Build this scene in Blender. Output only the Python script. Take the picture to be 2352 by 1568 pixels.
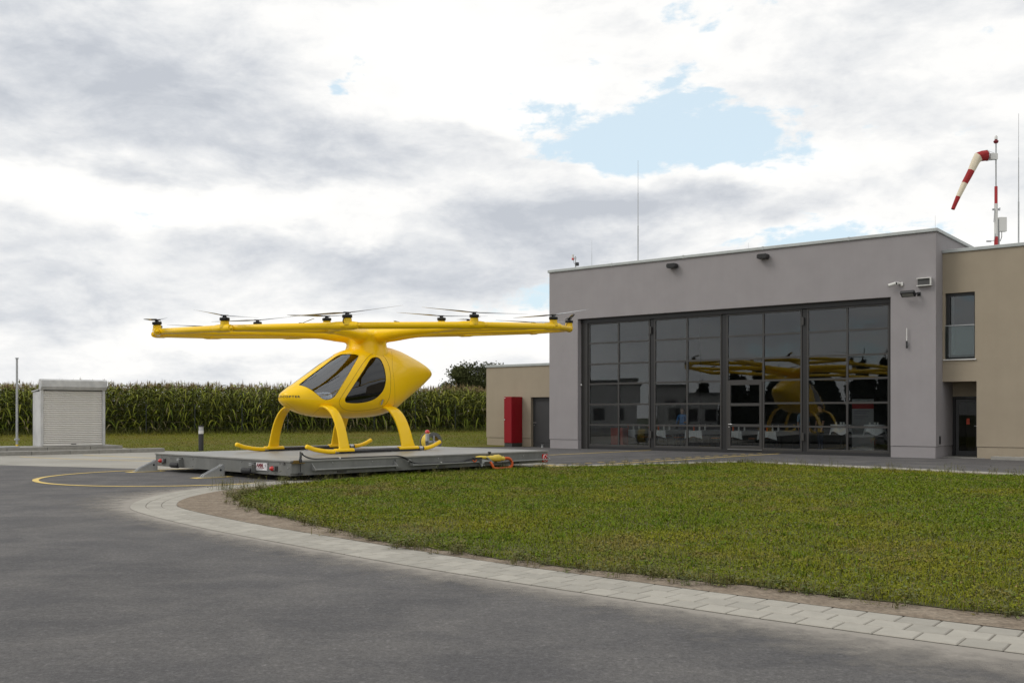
import bpy, bmesh, math, random
import numpy as np
from mathutils import Vector, Matrix
from mathutils.bvhtree import BVHTree
random.seed(7); rng = np.random.default_rng(7)
R = math.radians
for o in list(bpy.data.objects): bpy.data.objects.remove(o)
scene = bpy.context.scene
col = scene.collection

# ------------------------------------------------------------------ camera
CAM_H = 1.45
cam_d = bpy.data.cameras.new('camera'); cam = bpy.data.objects.new('camera', cam_d); col.objects.link(cam)
cam.location = (0, 0, CAM_H); cam.rotation_euler = (R(90), 0, 0)
cam_d.lens = 35; cam_d.sensor_width = 36; cam_d.shift_y = 165/2352; cam_d.clip_end = 3000
scene.camera = cam

# ------------------------------------------------------------------ sky, sun, exposure
SUN_AZ_DIR = Vector((-.80, -.18, .78)).normalized()      # towards the sun, veiled by cloud
world = bpy.data.worlds.new('World'); scene.world = world; world.use_nodes = True
wt = world.node_tree; wn = wt.nodes; wl = wt.links
for n in list(wn): wn.remove(n)
def wnode(t, **k):
    n = wn.new(t)
    for a, b in k.items(): setattr(n, a, b)
    return n
def wmath(op, a, b=None, c=None):
    n = wnode('ShaderNodeMath', operation=op)
    for i, x in enumerate((a, b, c)):
        if x is None: continue
        if isinstance(x, (int, float)): n.inputs[i].default_value = x
        else: wl.new(x, n.inputs[i])
    return n.outputs[0]
def wvec(op, a, b):
    n = wnode('ShaderNodeVectorMath', operation=op)
    for i, x in enumerate((a, b)):
        if isinstance(x, tuple): n.inputs[i].default_value = x
        else: wl.new(x, n.inputs[i])
    return n
def wnoise(vec, scale, detail, rough, dist=0.0):
    n = wnode('ShaderNodeTexNoise'); wl.new(vec, n.inputs['Vector'])
    n.inputs['Scale'].default_value = scale; n.inputs['Detail'].default_value = detail
    n.inputs['Roughness'].default_value = rough; n.inputs['Distortion'].default_value = dist
    return n
def wramp(fac, stops):
    n = wnode('ShaderNodeValToRGB'); wl.new(fac, n.inputs[0]); e = n.color_ramp.elements
    while len(e) < len(stops): e.new(.5)
    for el, (p, c) in zip(e, stops): el.position = p; el.color = (*c, 1)
    return n.outputs[0]
def wmix(fac, a, b):
    n = wnode('ShaderNodeMix', data_type='RGBA')
    for s, x in ((n.inputs[0], fac), (n.inputs[6], a), (n.inputs[7], b)):
        if isinstance(x, tuple): s.default_value = (*x, 1)
        elif isinstance(x, (int, float)): s.default_value = x
        else: wl.new(x, s)
    return n.outputs[2]
geo = wnode('ShaderNodeTexCoord').outputs['Generated']
sky = wnode('ShaderNodeTexSky', sky_type='NISHITA'); sky.sun_disc = False
sky.sun_elevation = math.asin(SUN_AZ_DIR.z); sky.sun_rotation = math.atan2(SUN_AZ_DIR.x, SUN_AZ_DIR.y)
sky.air_density = 1.0; sky.dust_density = 1.5
flat = wvec('MULTIPLY', geo, (1, 1, 2.3)).outputs[0]
warp = wnoise(flat, 5.0, 5, .6)
wv = wvec('MULTIPLY', wvec('SUBTRACT', warp.outputs['Color'], (.5, .5, .5)).outputs[0], (.13, .13, .10)).outputs[0]
dirw = wvec('ADD', geo, wv).outputs[0]
n1 = wnoise(flat, 3.1, 9, .58, .25).outputs['Fac']
n2 = wnoise(wvec('ADD', flat, (7.3, 1.1, 3.7)).outputs[0], 8.5, 9, .62, .3).outputs['Fac']
def skydir(x, y):
    return Vector(((x-1176)/2287, 1, (949-y)/2287)).normalized()
def blob(x, y, wx, wy, k, d=dirw):
    """a cloud bank (k>0) or a gap (k<0) round one direction of the sky"""
    c = skydir(x, y)
    s = wvec('MULTIPLY', wvec('SUBTRACT', d, tuple(c)).outputs[0], (2287/wx, 1.0, 2287/wy))
    ln = wnode('ShaderNodeVectorMath', operation='LENGTH'); wl.new(s.outputs[0], ln.inputs[0])
    m = wnode('ShaderNodeMapRange', interpolation_type='SMOOTHSTEP'); wl.new(ln.outputs['Value'], m.inputs[0])
    m.inputs[1].default_value = 0.0; m.inputs[2].default_value = 1.0; m.inputs[3].default_value = k; m.inputs[4].default_value = 0.0
    return m.outputs[0]
def add_all(base, items):
    for b in items: base = wmath('ADD', base, b)
    return base
# cover: <.4 open sky, >.5 cloud
n3 = wnoise(wvec('ADD', flat, (2.9, 5.3, .7)).outputs[0], 21.0, 8, .62, .2).outputs['Fac']
def centred(*kn):
    a = None
    for k, nz in kn:
        b = wmath('MULTIPLY', wmath('SUBTRACT', nz, .5), k); a = b if a is None else wmath('ADD', a, b)
    return a
cover = wmath('ADD', centred((1.4, n1), (1.2, n2), (1.0, n3)), .66)
cover = add_all(cover, [blob(1590, 290, 620, 190, -.40), blob(1680, 90, 600, 130, .30), blob(1950, 260, 260, 120, .15), blob(1350, 330, 330, 130, -.30), blob(820, 150, 90, 55, -.42), blob(610, 95, 60, 40, -.36),
    blob(1900, 590, 360, 80, -.30), blob(1330, 560, 190, 130, -.32), blob(1720, 180, 120, 40, -.25),
    blob(350, 250, 900, 260, .3), blob(1350, 500, 500, 80, .25), blob(500, 650, 800, 160, .22), blob(1050, 100, 350, 120, .2), blob(2050, 430, 500, 120, .22), blob(1480, 460, 300, 50, .2)])
# thickness: how grey the cloud's underside is
n1u = wnoise(wvec('ADD', flat, (0, 0, .05)).outputs[0], 3.1, 9, .58, .25).outputs['Fac']      # what hangs just above: undersides are darker
n2u = wnoise(wvec('ADD', flat, (7.3, 1.1, 3.735)).outputs[0], 8.5, 9, .62, .3).outputs['Fac']
thick = wmath('ADD', centred((.6, n1), (.7, n2), (.3, n3)), .60)
thick = wmath('ADD', thick, wmath('MULTIPLY', wmath('SUBTRACT', n1u, n1), 1.1)); thick = wmath('ADD', thick, wmath('MULTIPLY', wmath('SUBTRACT', n2u, n2), .8))
thick = add_all(thick, [blob(300, 250, 900, 260, .30), blob(80, 40, 650, 200, .14), blob(820, 330, 480, 110, .13), blob(1330, 515, 520, 110, .34), blob(1680, 470, 420, 80, .22), blob(420, 560, 620, 90, .22),
    blob(120, 700, 420, 130, .24), blob(900, 650, 560, 140, .20), blob(1130, 300, 260, 55, .16), blob(1800, 70, 480, 120, .10),
    blob(380, 455, 760, 85, -.42), blob(1020, 130, 480, 200, -.34), blob(600, 780, 900, 70, -.2), blob(1320, 250, 240, 60, -.2), blob(1850, 370, 330, 80, -.2), blob(830, 545, 140, 50, -.3), blob(2100, 560, 500, 60, -.15), blob(560, 800, 1100, 60, -.12)])
cl = wramp(thick, [(.34, (1.05, 1.05, 1.04)), (.55, (1.0, 1.0, .995)), (.70, (.855, .87, .89)), (.88, (.665, .695, .745)), (1.0, (.56, .595, .655))])
cl10 = wvec('MULTIPLY', cl, (10.0, 9.95, 9.85)).outputs[0]
blue = wvec('ADD', wvec('MULTIPLY', sky.outputs[0], (.30, .36, .40)).outputs[0], (6.1, 7.15, 7.6)).outputs[0]
mask = wnode('ShaderNodeMapRange', interpolation_type='SMOOTHSTEP'); wl.new(cover, mask.inputs[0])
mask.inputs[1].default_value = .26; mask.inputs[2].default_value = .48
skycol = wmix(mask.outputs[0], blue, cl10)
bg = wnode('ShaderNodeBackground'); wl.new(skycol, bg.inputs[0]); bg.inputs[1].default_value = .1
wo = wnode('ShaderNodeOutputWorld'); wl.new(bg.outputs[0], wo.inputs[0])
sun_d = bpy.data.lights.new('sun', 'SUN'); sun_d.energy = 1.1; sun_d.angle = R(25); sun_d.color = (1, .96, .9)
sun = bpy.data.objects.new('sun', sun_d); col.objects.link(sun)
sun.rotation_euler = SUN_AZ_DIR.to_track_quat('Z', 'Y').to_euler()
vs = scene.view_settings; vs.view_transform = 'Standard'; vs.look = 'None'; vs.exposure = 0.0; vs.gamma = 1; vs.use_curve_mapping = False

# ------------------------------------------------------------------ materials
MATS = {}
def mat(name, base, rough=.6, metal=0.0, var=0.0, vscale=3.0, bump=0.0, bscale=60.0, coat=0.0, spec=.5, stain=None, sscale=.7, detail=6, attr=None, emit=None, streak=0.0):
    """principled material; var = brightness mottling, stain = (colour, amount) in soft patches"""
    if name in MATS: return MATS[name]
    m = bpy.data.materials.new(name); m.use_nodes = True; MATS[name] = m
    nt = m.node_tree; N = nt.nodes; L = nt.links; b = N['Principled BSDF']
    b.inputs['Roughness'].default_value = rough; b.inputs['Metallic'].default_value = metal
    b.inputs['Specular IOR Level'].default_value = spec; b.inputs['Coat Weight'].default_value = coat
    b.inputs['Coat Roughness'].default_value = .04
    tc = N.new('ShaderNodeTexCoord').outputs['Object']
    src = None
    if attr:
        a = N.new('ShaderNodeAttribute'); a.attribute_name = attr; src = a.outputs['Color']
    def mixc(f, a, c, mode='MIX'):
        x = N.new('ShaderNodeMix'); x.data_type = 'RGBA'; x.blend_type = mode
        for s, v in ((x.inputs[0], f), (x.inputs[6], a), (x.inputs[7], c)):
            if isinstance(v, tuple): s.default_value = (*v, 1)
            elif isinstance(v, (int, float)): s.default_value = v
            else: L.new(v, s)
        return x.outputs[2]
    def noise(sc, det=detail, ro=.6):
        n = N.new('ShaderNodeTexNoise'); L.new(tc, n.inputs['Vector']); n.inputs['Scale'].default_value = sc
        n.inputs['Detail'].default_value = det; n.inputs['Roughness'].default_value = ro
        return n.outputs['Fac']
    c = src if src is not None else base
    if stain:
        r = N.new('ShaderNodeMapRange'); L.new(noise(sscale), r.inputs[0]); r.inputs[1].default_value = .42; r.inputs[2].default_value = .68; r.inputs[4].default_value = stain[1]
        c = mixc(r.outputs[0], c, stain[0])
    if var:
        r = N.new('ShaderNodeMapRange'); L.new(noise(vscale), r.inputs[0]); r.inputs[1].default_value = .25; r.inputs[2].default_value = .75
        r.inputs[3].default_value = 1-var; r.inputs[4].default_value = 1+var
        cc = N.new('ShaderNodeCombineColor')
        for i in range(3): L.new(r.outputs[0], cc.inputs[i])
        c = mixc(1.0, c, cc.outputs[0], 'MULTIPLY')
    if streak:
        mp = N.new('ShaderNodeMapping'); L.new(tc, mp.inputs[0]); mp.inputs['Scale'].default_value = (3.2, 3.2, .16)
        nz = N.new('ShaderNodeTexNoise'); L.new(mp.outputs[0], nz.inputs['Vector']); nz.inputs['Scale'].default_value = 1.6; nz.inputs['Detail'].default_value = 6
        r = N.new('ShaderNodeMapRange'); L.new(nz.outputs['Fac'], r.inputs[0]); r.inputs[1].default_value = .5; r.inputs[2].default_value = .8; r.inputs[3].default_value = 1.0; r.inputs[4].default_value = 1-streak
        cc = N.new('ShaderNodeCombineColor')
        for i in range(3): L.new(r.outputs[0], cc.inputs[i])
        c = mixc(1.0, c, cc.outputs[0], 'MULTIPLY')
    if isinstance(c, tuple): b.inputs['Base Color'].default_value = (*c, 1)
    else: L.new(c, b.inputs['Base Color'])
    if bump:
        bp = N.new('ShaderNodeBump'); bp.inputs['Strength'].default_value = bump; bp.inputs['Distance'].default_value = .01
        L.new(noise(bscale, 3), bp.inputs['Height']); L.new(bp.outputs[0], b.inputs['Normal'])
    if emit:
        b.inputs['Emission Color'].default_value = (*emit[0], 1); b.inputs['Emission Strength'].default_value = emit[1]
    return m
def glass_mat(name, ior, tint, rough=.0, wob=0.0):
    m = bpy.data.materials.new(name); m.use_nodes = True; nt = m.node_tree; N = nt.nodes; L = nt.links
    for n in list(N): N.remove(n)
    out = N.new('ShaderNodeOutputMaterial'); mx = N.new('ShaderNodeMixShader'); fr = N.new('ShaderNodeFresnel'); fr.inputs[0].default_value = ior
    tr = N.new('ShaderNodeBsdfTransparent'); tr.inputs[0].default_value = (*tint, 1)
    gl = N.new('ShaderNodeBsdfGlossy'); gl.inputs['Roughness'].default_value = rough; gl.inputs[0].default_value = (.95, .97, 1, 1)
    if wob:
        tc = N.new('ShaderNodeTexCoord'); nz = N.new('ShaderNodeTexNoise'); L.new(tc.outputs['Object'], nz.inputs['Vector']); nz.inputs['Scale'].default_value = 1.6; nz.inputs['Detail'].default_value = 1
        bp = N.new('ShaderNodeBump'); bp.inputs['Strength'].default_value = wob; bp.inputs['Distance'].default_value = .01
        L.new(nz.outputs['Fac'], bp.inputs['Height']); L.new(bp.outputs[0], gl.inputs['Normal'])
    L.new(fr.outputs[0], mx.inputs[0]); L.new(tr.outputs[0], mx.inputs[1]); L.new(gl.outputs[0], mx.inputs[2]); L.new(mx.outputs[0], out.inputs[0])
    return m
def ground_mat(name, base, pale, fleck, s_patch, amt):
    """worn paving: big soft pale patches, streaks, fine grit and relief"""
    m = bpy.data.materials.new(name); m.use_nodes = True; nt = m.node_tree; N = nt.nodes; L = nt.links; b = N['Principled BSDF']
    tc = N.new('ShaderNodeTexCoord').outputs['Object']
    def noise(sc, det, ro=.6, d=0, vec=tc):
        n = N.new('ShaderNodeTexNoise'); L.new(vec, n.inputs['Vector']); n.inputs['Scale'].default_value = sc; n.inputs['Detail'].default_value = det; n.inputs['Roughness'].default_value = ro; n.inputs['Distortion'].default_value = d
        return n.outputs['Fac']
    def rng_(f, a, c, lo=0., hi=1.):
        r = N.new('ShaderNodeMapRange'); L.new(f, r.inputs[0]); r.inputs[1].default_value = a; r.inputs[2].default_value = c; r.inputs[3].default_value = lo; r.inputs[4].default_value = hi; return r.outputs[0]
    def mix(f, a, c, mode='MIX'):
        x = N.new('ShaderNodeMix'); x.data_type = 'RGBA'; x.blend_type = mode
        for s, v in ((x.inputs[0], f), (x.inputs[6], a), (x.inputs[7], c)):
            if isinstance(v, tuple): s.default_value = (*v, 1)
            elif isinstance(v, (int, float)): s.default_value = v
            else: L.new(v, s)
        return x.outputs[2]
    mp = N.new('ShaderNodeMapping'); L.new(tc, mp.inputs[0]); mp.inputs['Rotation'].default_value = (0, 0, R(35)); mp.inputs['Scale'].default_value = (.35, 1.6, 1)
    c = mix(rng_(noise(s_patch, 7, .65, .4), .40, .72, 0, amt), base, pale)
    c = mix(rng_(noise(1.3, 6, .6, 0, mp.outputs[0]), .5, .75, 0, amt*.6), c, pale)
    c = mix(rng_(noise(9, 5, .7), .55, .8, 0, amt*.5), c, pale)
    dk = rng_(noise(.23, 4, .6, .5), .35, .65, .90, 1.07)
    gr = rng_(noise(46, 7, .95), .32, .68, 1-fleck, 1+fleck)
    gr2 = rng_(noise(17, 6, .85), .3, .7, 1-fleck*.5, 1+fleck*.5)
    vo = N.new('ShaderNodeTexVoronoi'); L.new(tc, vo.inputs['Vector']); vo.inputs['Scale'].default_value = 42
    vr = N.new('ShaderNodeSeparateColor'); L.new(vo.outputs['Color'], vr.inputs[0]); chips = rng_(vr.outputs[0], .86, 1.0, 1.0, 1+fleck*.45)
    for g in (dk, gr, gr2, chips):
        cc = N.new('ShaderNodeCombineColor')
        for i in range(3): L.new(g, cc.inputs[i])
        c = mix(1.0, c, cc.outputs[0], 'MULTIPLY')
    L.new(c, b.inputs['Base Color']); b.inputs['Roughness'].default_value = .88; b.inputs['Specular IOR Level'].default_value = .3
    bp = N.new('ShaderNodeBump'); bp.inputs['Strength'].default_value = .35; bp.inputs['Distance'].default_value = .006
    L.new(noise(150, 3, .7), bp.inputs['Height']); L.new(bp.outputs[0], b.inputs['Normal'])
    return m

M_asphalt = ground_mat('asphalt', (.078, .0755, .0765), (.158, .149, .140), .62, 1.0, .62)
M_concrete = ground_mat('concrete', (.30, .285, .25), (.38, .365, .33), .12, .4, .8)
M_soil = mat('soil', (.205, .165, .125), .97, var=.42, vscale=26, bump=1.0, bscale=45, stain=((.285, .238, .185), .9), sscale=3.5, spec=.1, detail=9)
M_turf = mat('turf', (.075, .075, .016), .95, var=.3, vscale=5, bump=.8, bscale=30)
M_field = mat('field', (.06, .075, .025), .95, var=.3, vscale=.4)
M_paver = mat('paver', (.335, .315, .27), .85, var=.10, vscale=8, bump=.25, bscale=140)
M_joint = mat('joint_sand', (.155, .14, .115), .95, var=.2, vscale=20)
M_yellowline = mat('road_paint', (.70, .50, .12), .7, var=.12, vscale=9, stain=((.42, .33, .16), .5), sscale=4)
M_kerb = mat('kerb_concrete', (.27, .26, .235), .85, var=.18, vscale=6, bump=.3, bscale=80)
M_plaster = mat('plaster_grey', (.306, .287, .291), .93, var=.06, vscale=1.1, bump=.6, bscale=120, spec=.2, streak=.03)
M_beige = mat('plaster_beige', (.342, .290, .218), .93, var=.06, vscale=1.1, bump=.6, bscale=120, spec=.2, streak=.03)
M_zinc = mat('zinc_flashing', (.40, .42, .41), .5, .35, var=.10, vscale=4)
M_frame = mat('door_frame', (.048, .046, .044), .42, .2, var=.08, vscale=3)
M_rubber = mat('rubber', (.017, .017, .018), .7, bump=.2, bscale=40)
M_black = mat('black_plastic', (.014, .014, .015), .4)
M_white = mat('white_plastic', (.66, .65, .62), .4)
M_steel = mat('steel', (.5, .5, .5), .3, .9)
M_galv = mat('galvanised', (.43, .44, .44), .48, .55, var=.16, vscale=9, stain=((.32, .33, .34), .6), sscale=5)
M_shed = mat('shed_zinc', (.57, .57, .56), .55, .3, var=.10, vscale=3, stain=((.32, .325, .33), .6), sscale=1.6)
M_slat = mat('shutter_slat', (.70, .68, .64), .5, .1, var=.06, vscale=3)
M_plat = mat('platform_grey', (.150, .153, .143), .55, .15, var=.12, vscale=2.4, stain=((.215, .215, .20), .6), sscale=1.4, streak=.2)
M_deck = mat('deck_plate', (.235, .235, .222), .45, .2, var=.10, vscale=2, stain=((.33, .315, .275), .7), sscale=.5)
M_railgrey = mat('rail_grey', (.29, .295, .285), .5, .3, var=.1, vscale=3)
M_yellow = mat('helicopter_yellow', (.97, .61, .004), .34, 0, coat=.22, spec=.25)
M_yellow2 = mat('pod_yellow', (.80, .52, .008), .42)
M_seam = mat('seam', (.26, .14, .002), .6)
M_carbon = mat('carbon', (.022, .023, .027), .22, coat=.6)
M_cabin = mat('cabin_lining', (.07, .07, .075), .7)
M_seat = mat('seat_fabric', (.16, .16, .17), .8)
M_red = mat('cabinet_red', (.235, .002, .008), .5, spec=.3, var=.05)
M_redsock = mat('sock_red', (.30, .012, .014), .8, var=.12, vscale=6)
M_cream = mat('sock_cream', (.68, .60, .46), .8, var=.10, vscale=6)
M_lampred = mat('lamp_red', (.55, .015, .012), .22, coat=.5)
M_orange = mat('hose_orange', (.66, .11, .015), .45)
M_bag = mat('bag_yellow', (.72, .53, .06), .35, var=.12, vscale=12)
M_signwhite = mat('sign_white', (.70, .68, .68), .4)
M_signred = mat('sign_red', (.18, .012, .022), .5)
M_signgrey = mat('sign_text_grey', (.22, .2, .24), .5)
M_cloth = mat('table_cloth', (.80, .80, .80), .85, var=.05)
M_wood = mat('bench_wood', (.36, .12, .03), .5, var=.1)
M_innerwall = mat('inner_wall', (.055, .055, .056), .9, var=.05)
M_pale = mat('pale_render', (.50, .49, .47), .9, var=.06)
M_bark = mat('bark', (.06, .045, .032), .9, var=.3, vscale=6)
M_leaf = mat('leaf', (.05, .07, .02), .8, attr='tint', spec=.15)
M_grass = mat('grass_blade', (.08, .1, .02), .75, attr='tint', spec=.10)
M_corn = mat('corn_leaf', (.08, .1, .03), .6, attr='tint', spec=.18)
M_stone = mat('pebble', (.4, .38, .34), .9, var=.25, vscale=8)
M_glassdoor = glass_mat('door_glass', 1.50, (.90, .92, .92), 0, .012)
M_glasswin = glass_mat('window_glass', 1.65, (.55, .58, .58))
M_rail_glass = glass_mat('rail_glass', 1.5, (.80, .86, .85))
M_canopy = glass_mat('canopy_glass', 2.3, (.66, .70, .74))
M_tail = glass_mat('dark_glass', 1.6, (.085, .085, .09))

# ------------------------------------------------------------------ helpers
class MB:
    def __init__(s): s.v = []; s.f = []
    def box(s, x0, x1, y0, y1, z0, z1):
        b = len(s.v); s.v += [(x, y, z) for z in (z0, z1) for x, y in ((x0, y0), (x1, y0), (x1, y1), (x0, y1))]
        s.f += [tuple(b+i for i in q) for q in ((3, 2, 1, 0), (4, 5, 6, 7), (0, 1, 5, 4), (1, 2, 6, 5), (2, 3, 7, 6), (3, 0, 4, 7))]; return s
    def loft(s, rings, caps=True):
        b = len(s.v); n = len(rings[0])
        for r in rings: s.v += [tuple(p) for p in r]
        for i in range(len(rings)-1):
            for j in range(n): s.f.append((b+i*n+j, b+i*n+(j+1) % n, b+(i+1)*n+(j+1) % n, b+(i+1)*n+j))
        if caps: s.f.append(tuple(b+j for j in reversed(range(n)))); s.f.append(tuple(b+(len(rings)-1)*n+j for j in range(n)))
        return s
    def tube(s, path, r, n=10, caps=True):
        P = [Vector(p) for p in path]; rs = r if isinstance(r, (list, tuple)) else [r]*len(P); rings = []; up = None
        for i, p in enumerate(P):
            t = (P[min(i+1, len(P)-1)]-P[max(i-1, 0)]).normalized()
            if up is None: up = Vector((0, 0, 1)) if abs(t.z) < .9 else Vector((1, 0, 0))
            x = up.cross(t).normalized(); y = t.cross(x).normalized(); up = y
            rings.append([p+x*math.cos(2*math.pi*k/n)*rs[i]+y*math.sin(2*math.pi*k/n)*rs[i] for k in range(n)])
        return s.loft(rings, caps)
    def cyl(s, p0, p1, r0, r1=None, n=12): return s.tube([p0, p1], [r0, r0 if r1 is None else r1], n)
    def lathe(s, prof, n=24, c=(0, 0, 0)):
        return s.loft([[(c[0]+r*math.cos(2*math.pi*k/n), c[1]+r*math.sin(2*math.pi*k/n), c[2]+z) for k in range(n)] for r, z in prof])
    def prism(s, poly, axis, d0, d1):
        """extrude a 2D polygon along an axis"""
        def P(a, b, d): return (d, a, b) if axis == 'x' else (a, d, b) if axis == 'y' else (a, b, d)
        return s.loft([[P(a, b, d0) for a, b in poly], [P(a, b, d1) for a, b in poly]])
    def xf(s, M):
        s.v = [tuple(M @ Vector(p)) for p in s.v]; return s
    def mesh(s, name, m, smooth=False):
        me = bpy.data.meshes.new(name); me.from_pydata(s.v, [], s.f); me.materials.append(m)
        bm = bmesh.new(); bm.from_mesh(me); bmesh.ops.recalc_face_normals(bm, faces=bm.faces); bm.to_mesh(me); bm.free()
        if smooth: me.shade_smooth()
        return me
    def build(s, name, m, parent=None, smooth=False, bevel=0, auto=None):
        o = link(name, s.mesh(name, m, smooth), parent)
        if auto is not None: o.data.shade_smooth(); sharp(o.data, auto)
        if bevel:
            md = o.modifiers.new('bevel', 'BEVEL'); md.width = bevel; md.segments = 2; md.limit_method = 'ANGLE'
        return o
def sharp(me, ang):
    bm = bmesh.new(); bm.from_mesh(me)
    for e in bm.edges:
        if len(e.link_faces) == 2 and e.calc_face_angle(0) > ang: e.smooth = False
    bm.to_mesh(me); bm.free()
def link(name, me, parent=None):
    o = bpy.data.objects.new(name, me); col.objects.link(o); o.parent = parent; return o
def tag(o, label=None, cat=None, group=None, kind=None):
    if label: o['label'] = label
    if cat: o['category'] = cat
    if group: o['group'] = group
    if kind: o['kind'] = kind
    return o
def thing(name, label, cat, loc=(0, 0, 0), rz=0, group=None):
    o = link(name, None); o.location = loc; o.rotation_euler = (0, 0, rz); o.empty_display_size = .2
    return tag(o, label, cat, group)
def put(o, loc, rz=0): o.location = loc; o.rotation_euler = (0, 0, rz); return o
def bake(o, name=None):
    """apply modifiers of a scratch object and return the mesh"""
    dg = bpy.context.evaluated_depsgraph_get(); me = bpy.data.meshes.new_from_object(o.evaluated_get(dg)); bpy.data.objects.remove(o); return me
def catmull(P, n=8):
    P = [np.array(p, float) for p in P]; out = []
    for i in range(len(P)-1):
        p0 = P[max(i-1, 0)]; p1 = P[i]; p2 = P[i+1]; p3 = P[min(i+2, len(P)-1)]
        for k in range(n):
            t = k/n; out.append(.5*((2*p1)+(-p0+p2)*t+(2*p0-5*p1+4*p2-p3)*t*t+(-p0+3*p1-3*p2+p3)*t**3))
    out.append(P[-1]); return np.array(out)
def sheet(name, pts, z, m, parent=None, kind='structure'):
    me = bpy.data.meshes.new(name); me.from_pydata([(x, y, z) for x, y in pts], [], [tuple(range(len(pts)))]); me.materials.append(m)
    bm = bmesh.new(); bm.from_mesh(me); bmesh.ops.triangulate(bm, faces=bm.faces)
    for f in bm.faces:
        if f.normal.z < 0: f.normal_flip()
    bm.to_mesh(me); bm.free()
    o = link(name, me, parent)
    if kind: o['kind'] = kind
    return o
def ribbon(path, w, z):
    """flat strip along a polyline: verts, faces"""
    P = np.array(path, float); T = np.gradient(P, axis=0); T /= np.linalg.norm(T, axis=1)[:, None]; Nn = np.stack([-T[:, 1], T[:, 0]], 1)
    a = P+Nn*w/2; b = P-Nn*w/2; mb = MB()
    mb.v = [(x, y, z) for x, y in a]+[(x, y, z) for x, y in b]; n = len(P)
    mb.f = [(n+i, n+i+1, i+1, i) for i in range(n-1)]; return mb
def inside(poly, pts):
    poly = np.asarray(poly); x, y = pts[:, 0], pts[:, 1]; r = np.zeros(len(pts), bool); j = len(poly)-1
    for i in range(len(poly)):
        xi, yi = poly[i]; xj, yj = poly[j]
        c = ((yi > y) != (yj > y)) & (x < (xj-xi)*(y-yi)/(yj-yi+1e-12)+xi); r ^= c; j = i
    return r
def np_mesh(name, V, F, m, tint=None):
    """big mesh from arrays; F is (n,3) or (n,4); tint a per-vertex colour"""
    me = bpy.data.meshes.new(name); k = F.shape[1]
    me.vertices.add(len(V)); me.vertices.foreach_set('co', np.ascontiguousarray(V, np.float32).ravel())
    me.loops.add(F.size); me.loops.foreach_set('vertex_index', np.ascontiguousarray(F, np.int32).ravel())
    me.polygons.add(len(F)); me.polygons.foreach_set('loop_start', np.arange(0, F.size, k, dtype=np.int32))
    try: me.polygons.foreach_set('loop_total', np.full(len(F), k, np.int32))
    except Exception: pass
    me.update(calc_edges=True); me.validate()
    if tint is not None:
        a = me.color_attributes.new('tint', 'FLOAT_COLOR', 'POINT'); c = np.ones((len(V), 4), np.float32); c[:, :3] = tint; a.data.foreach_set('color', c.ravel())
    me.materials.append(m); return me

# ------------------------------------------------------------------ frames of the place
A = Vector((1.565, 41.66)); UU = Vector((.7866, -.6175)); VV = Vector((.6175, .7866))    # hangar corner, along its front, into it
HROT = math.atan2(UU.y, UU.x)
def hp(t, s, z=0): p = A+UU*t+VV*s; return Vector((p.x, p.y, z))
PN = Vector((-4.7017, 21.0856)); PANG = .80118                                           # platform's near corner
PD1 = Vector((math.cos(PANG), math.sin(PANG))); PD2 = Vector((-math.sin(PANG), math.cos(PANG)))
def pp(x, y, z=0): p = PN+PD1*x+PD2*y; return Vector((p.x, p.y, z))
PTOP = .447
HC = Vector((-4.57, 26.6)); HEL_ROT = math.atan2(-VV.y, -VV.x)                           # helicopter: local x forward, y its left side

# ------------------------------------------------------------------ ground
sheet('ground', [(-900, -700), (900, -700), (900, 1500), (-900, 1500)], -.05, M_field)
sheet('asphalt', [(-70, -40), (70, -40), (70, 48), (-70, 48)], 0, M_asphalt)
apron = [(-46, 40.5), (-14.35, 27.91), (-9.33, 25.85), (-4.75, 21.75), (-4.15, 21.85), (-1.95, 24.5), (-.25, 25.72), (1.12, 26.5), (2.2, 27.5), (1.6, 28.2), (-2.9, 33.0), (-2.2, 42.2), (-2.9, 42.7), (-9.2, 36.2), (-13.4, 38.4), (-17, 42.5), (-46, 47)]
sheet('concrete_apron', apron, .004, M_concrete)
# planted island: paving strips round it, bare soil, turf
front_edge = catmull([(9.5, 1.2), (6.4, 3.55), (3.08, 5.98), (1.68, 7.07), (.6, 8.0), (-.78, 9.25), (-2.15, 10.67), (-3.91, 12.57), (-5.5, 14.62), (-6.02, 15.75), (-6.22, 17.0), (-6.15, 18.35), (-5.83, 19.53), (-5.29, 20.66), (-4.55, 21.75)], 10)
far_edge = catmull([(2.0, 27.85), (2.76, 28.22), (5.0, 29.3), (6.6, 29.95), (7.2, 29.95), (8.2, 28.9), (10.18, 26.53), (12.27, 23.86), (18, 16.5), (27, 5)], 10)
SW = .69
def offset_line(P, d):
    P = np.array(P); T = np.gradient(P, axis=0); T /= np.linalg.norm(T, axis=1)[:, None]
    return P+np.stack([T[:, 1], -T[:, 0]], 1)*d
inner_front = offset_line(front_edge, SW); inner_far = offset_line(far_edge, SW)
island = [tuple(p) for p in inner_front]+[(-4.15, 21.95), (-1.95, 24.55), (-.25, 25.78), (1.12, 26.56), (2.0, 27.15)]+[tuple(p) for p in inner_far]+[(20, -2)]
sheet('soil', island, .014, M_soil)
def jitter_poly(P, amp, n=6):
    P = catmull(list(P)+[P[0]], n)[:-1]; ph = rng.normal(size=(len(P), 2))*amp
    return P+ph
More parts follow.
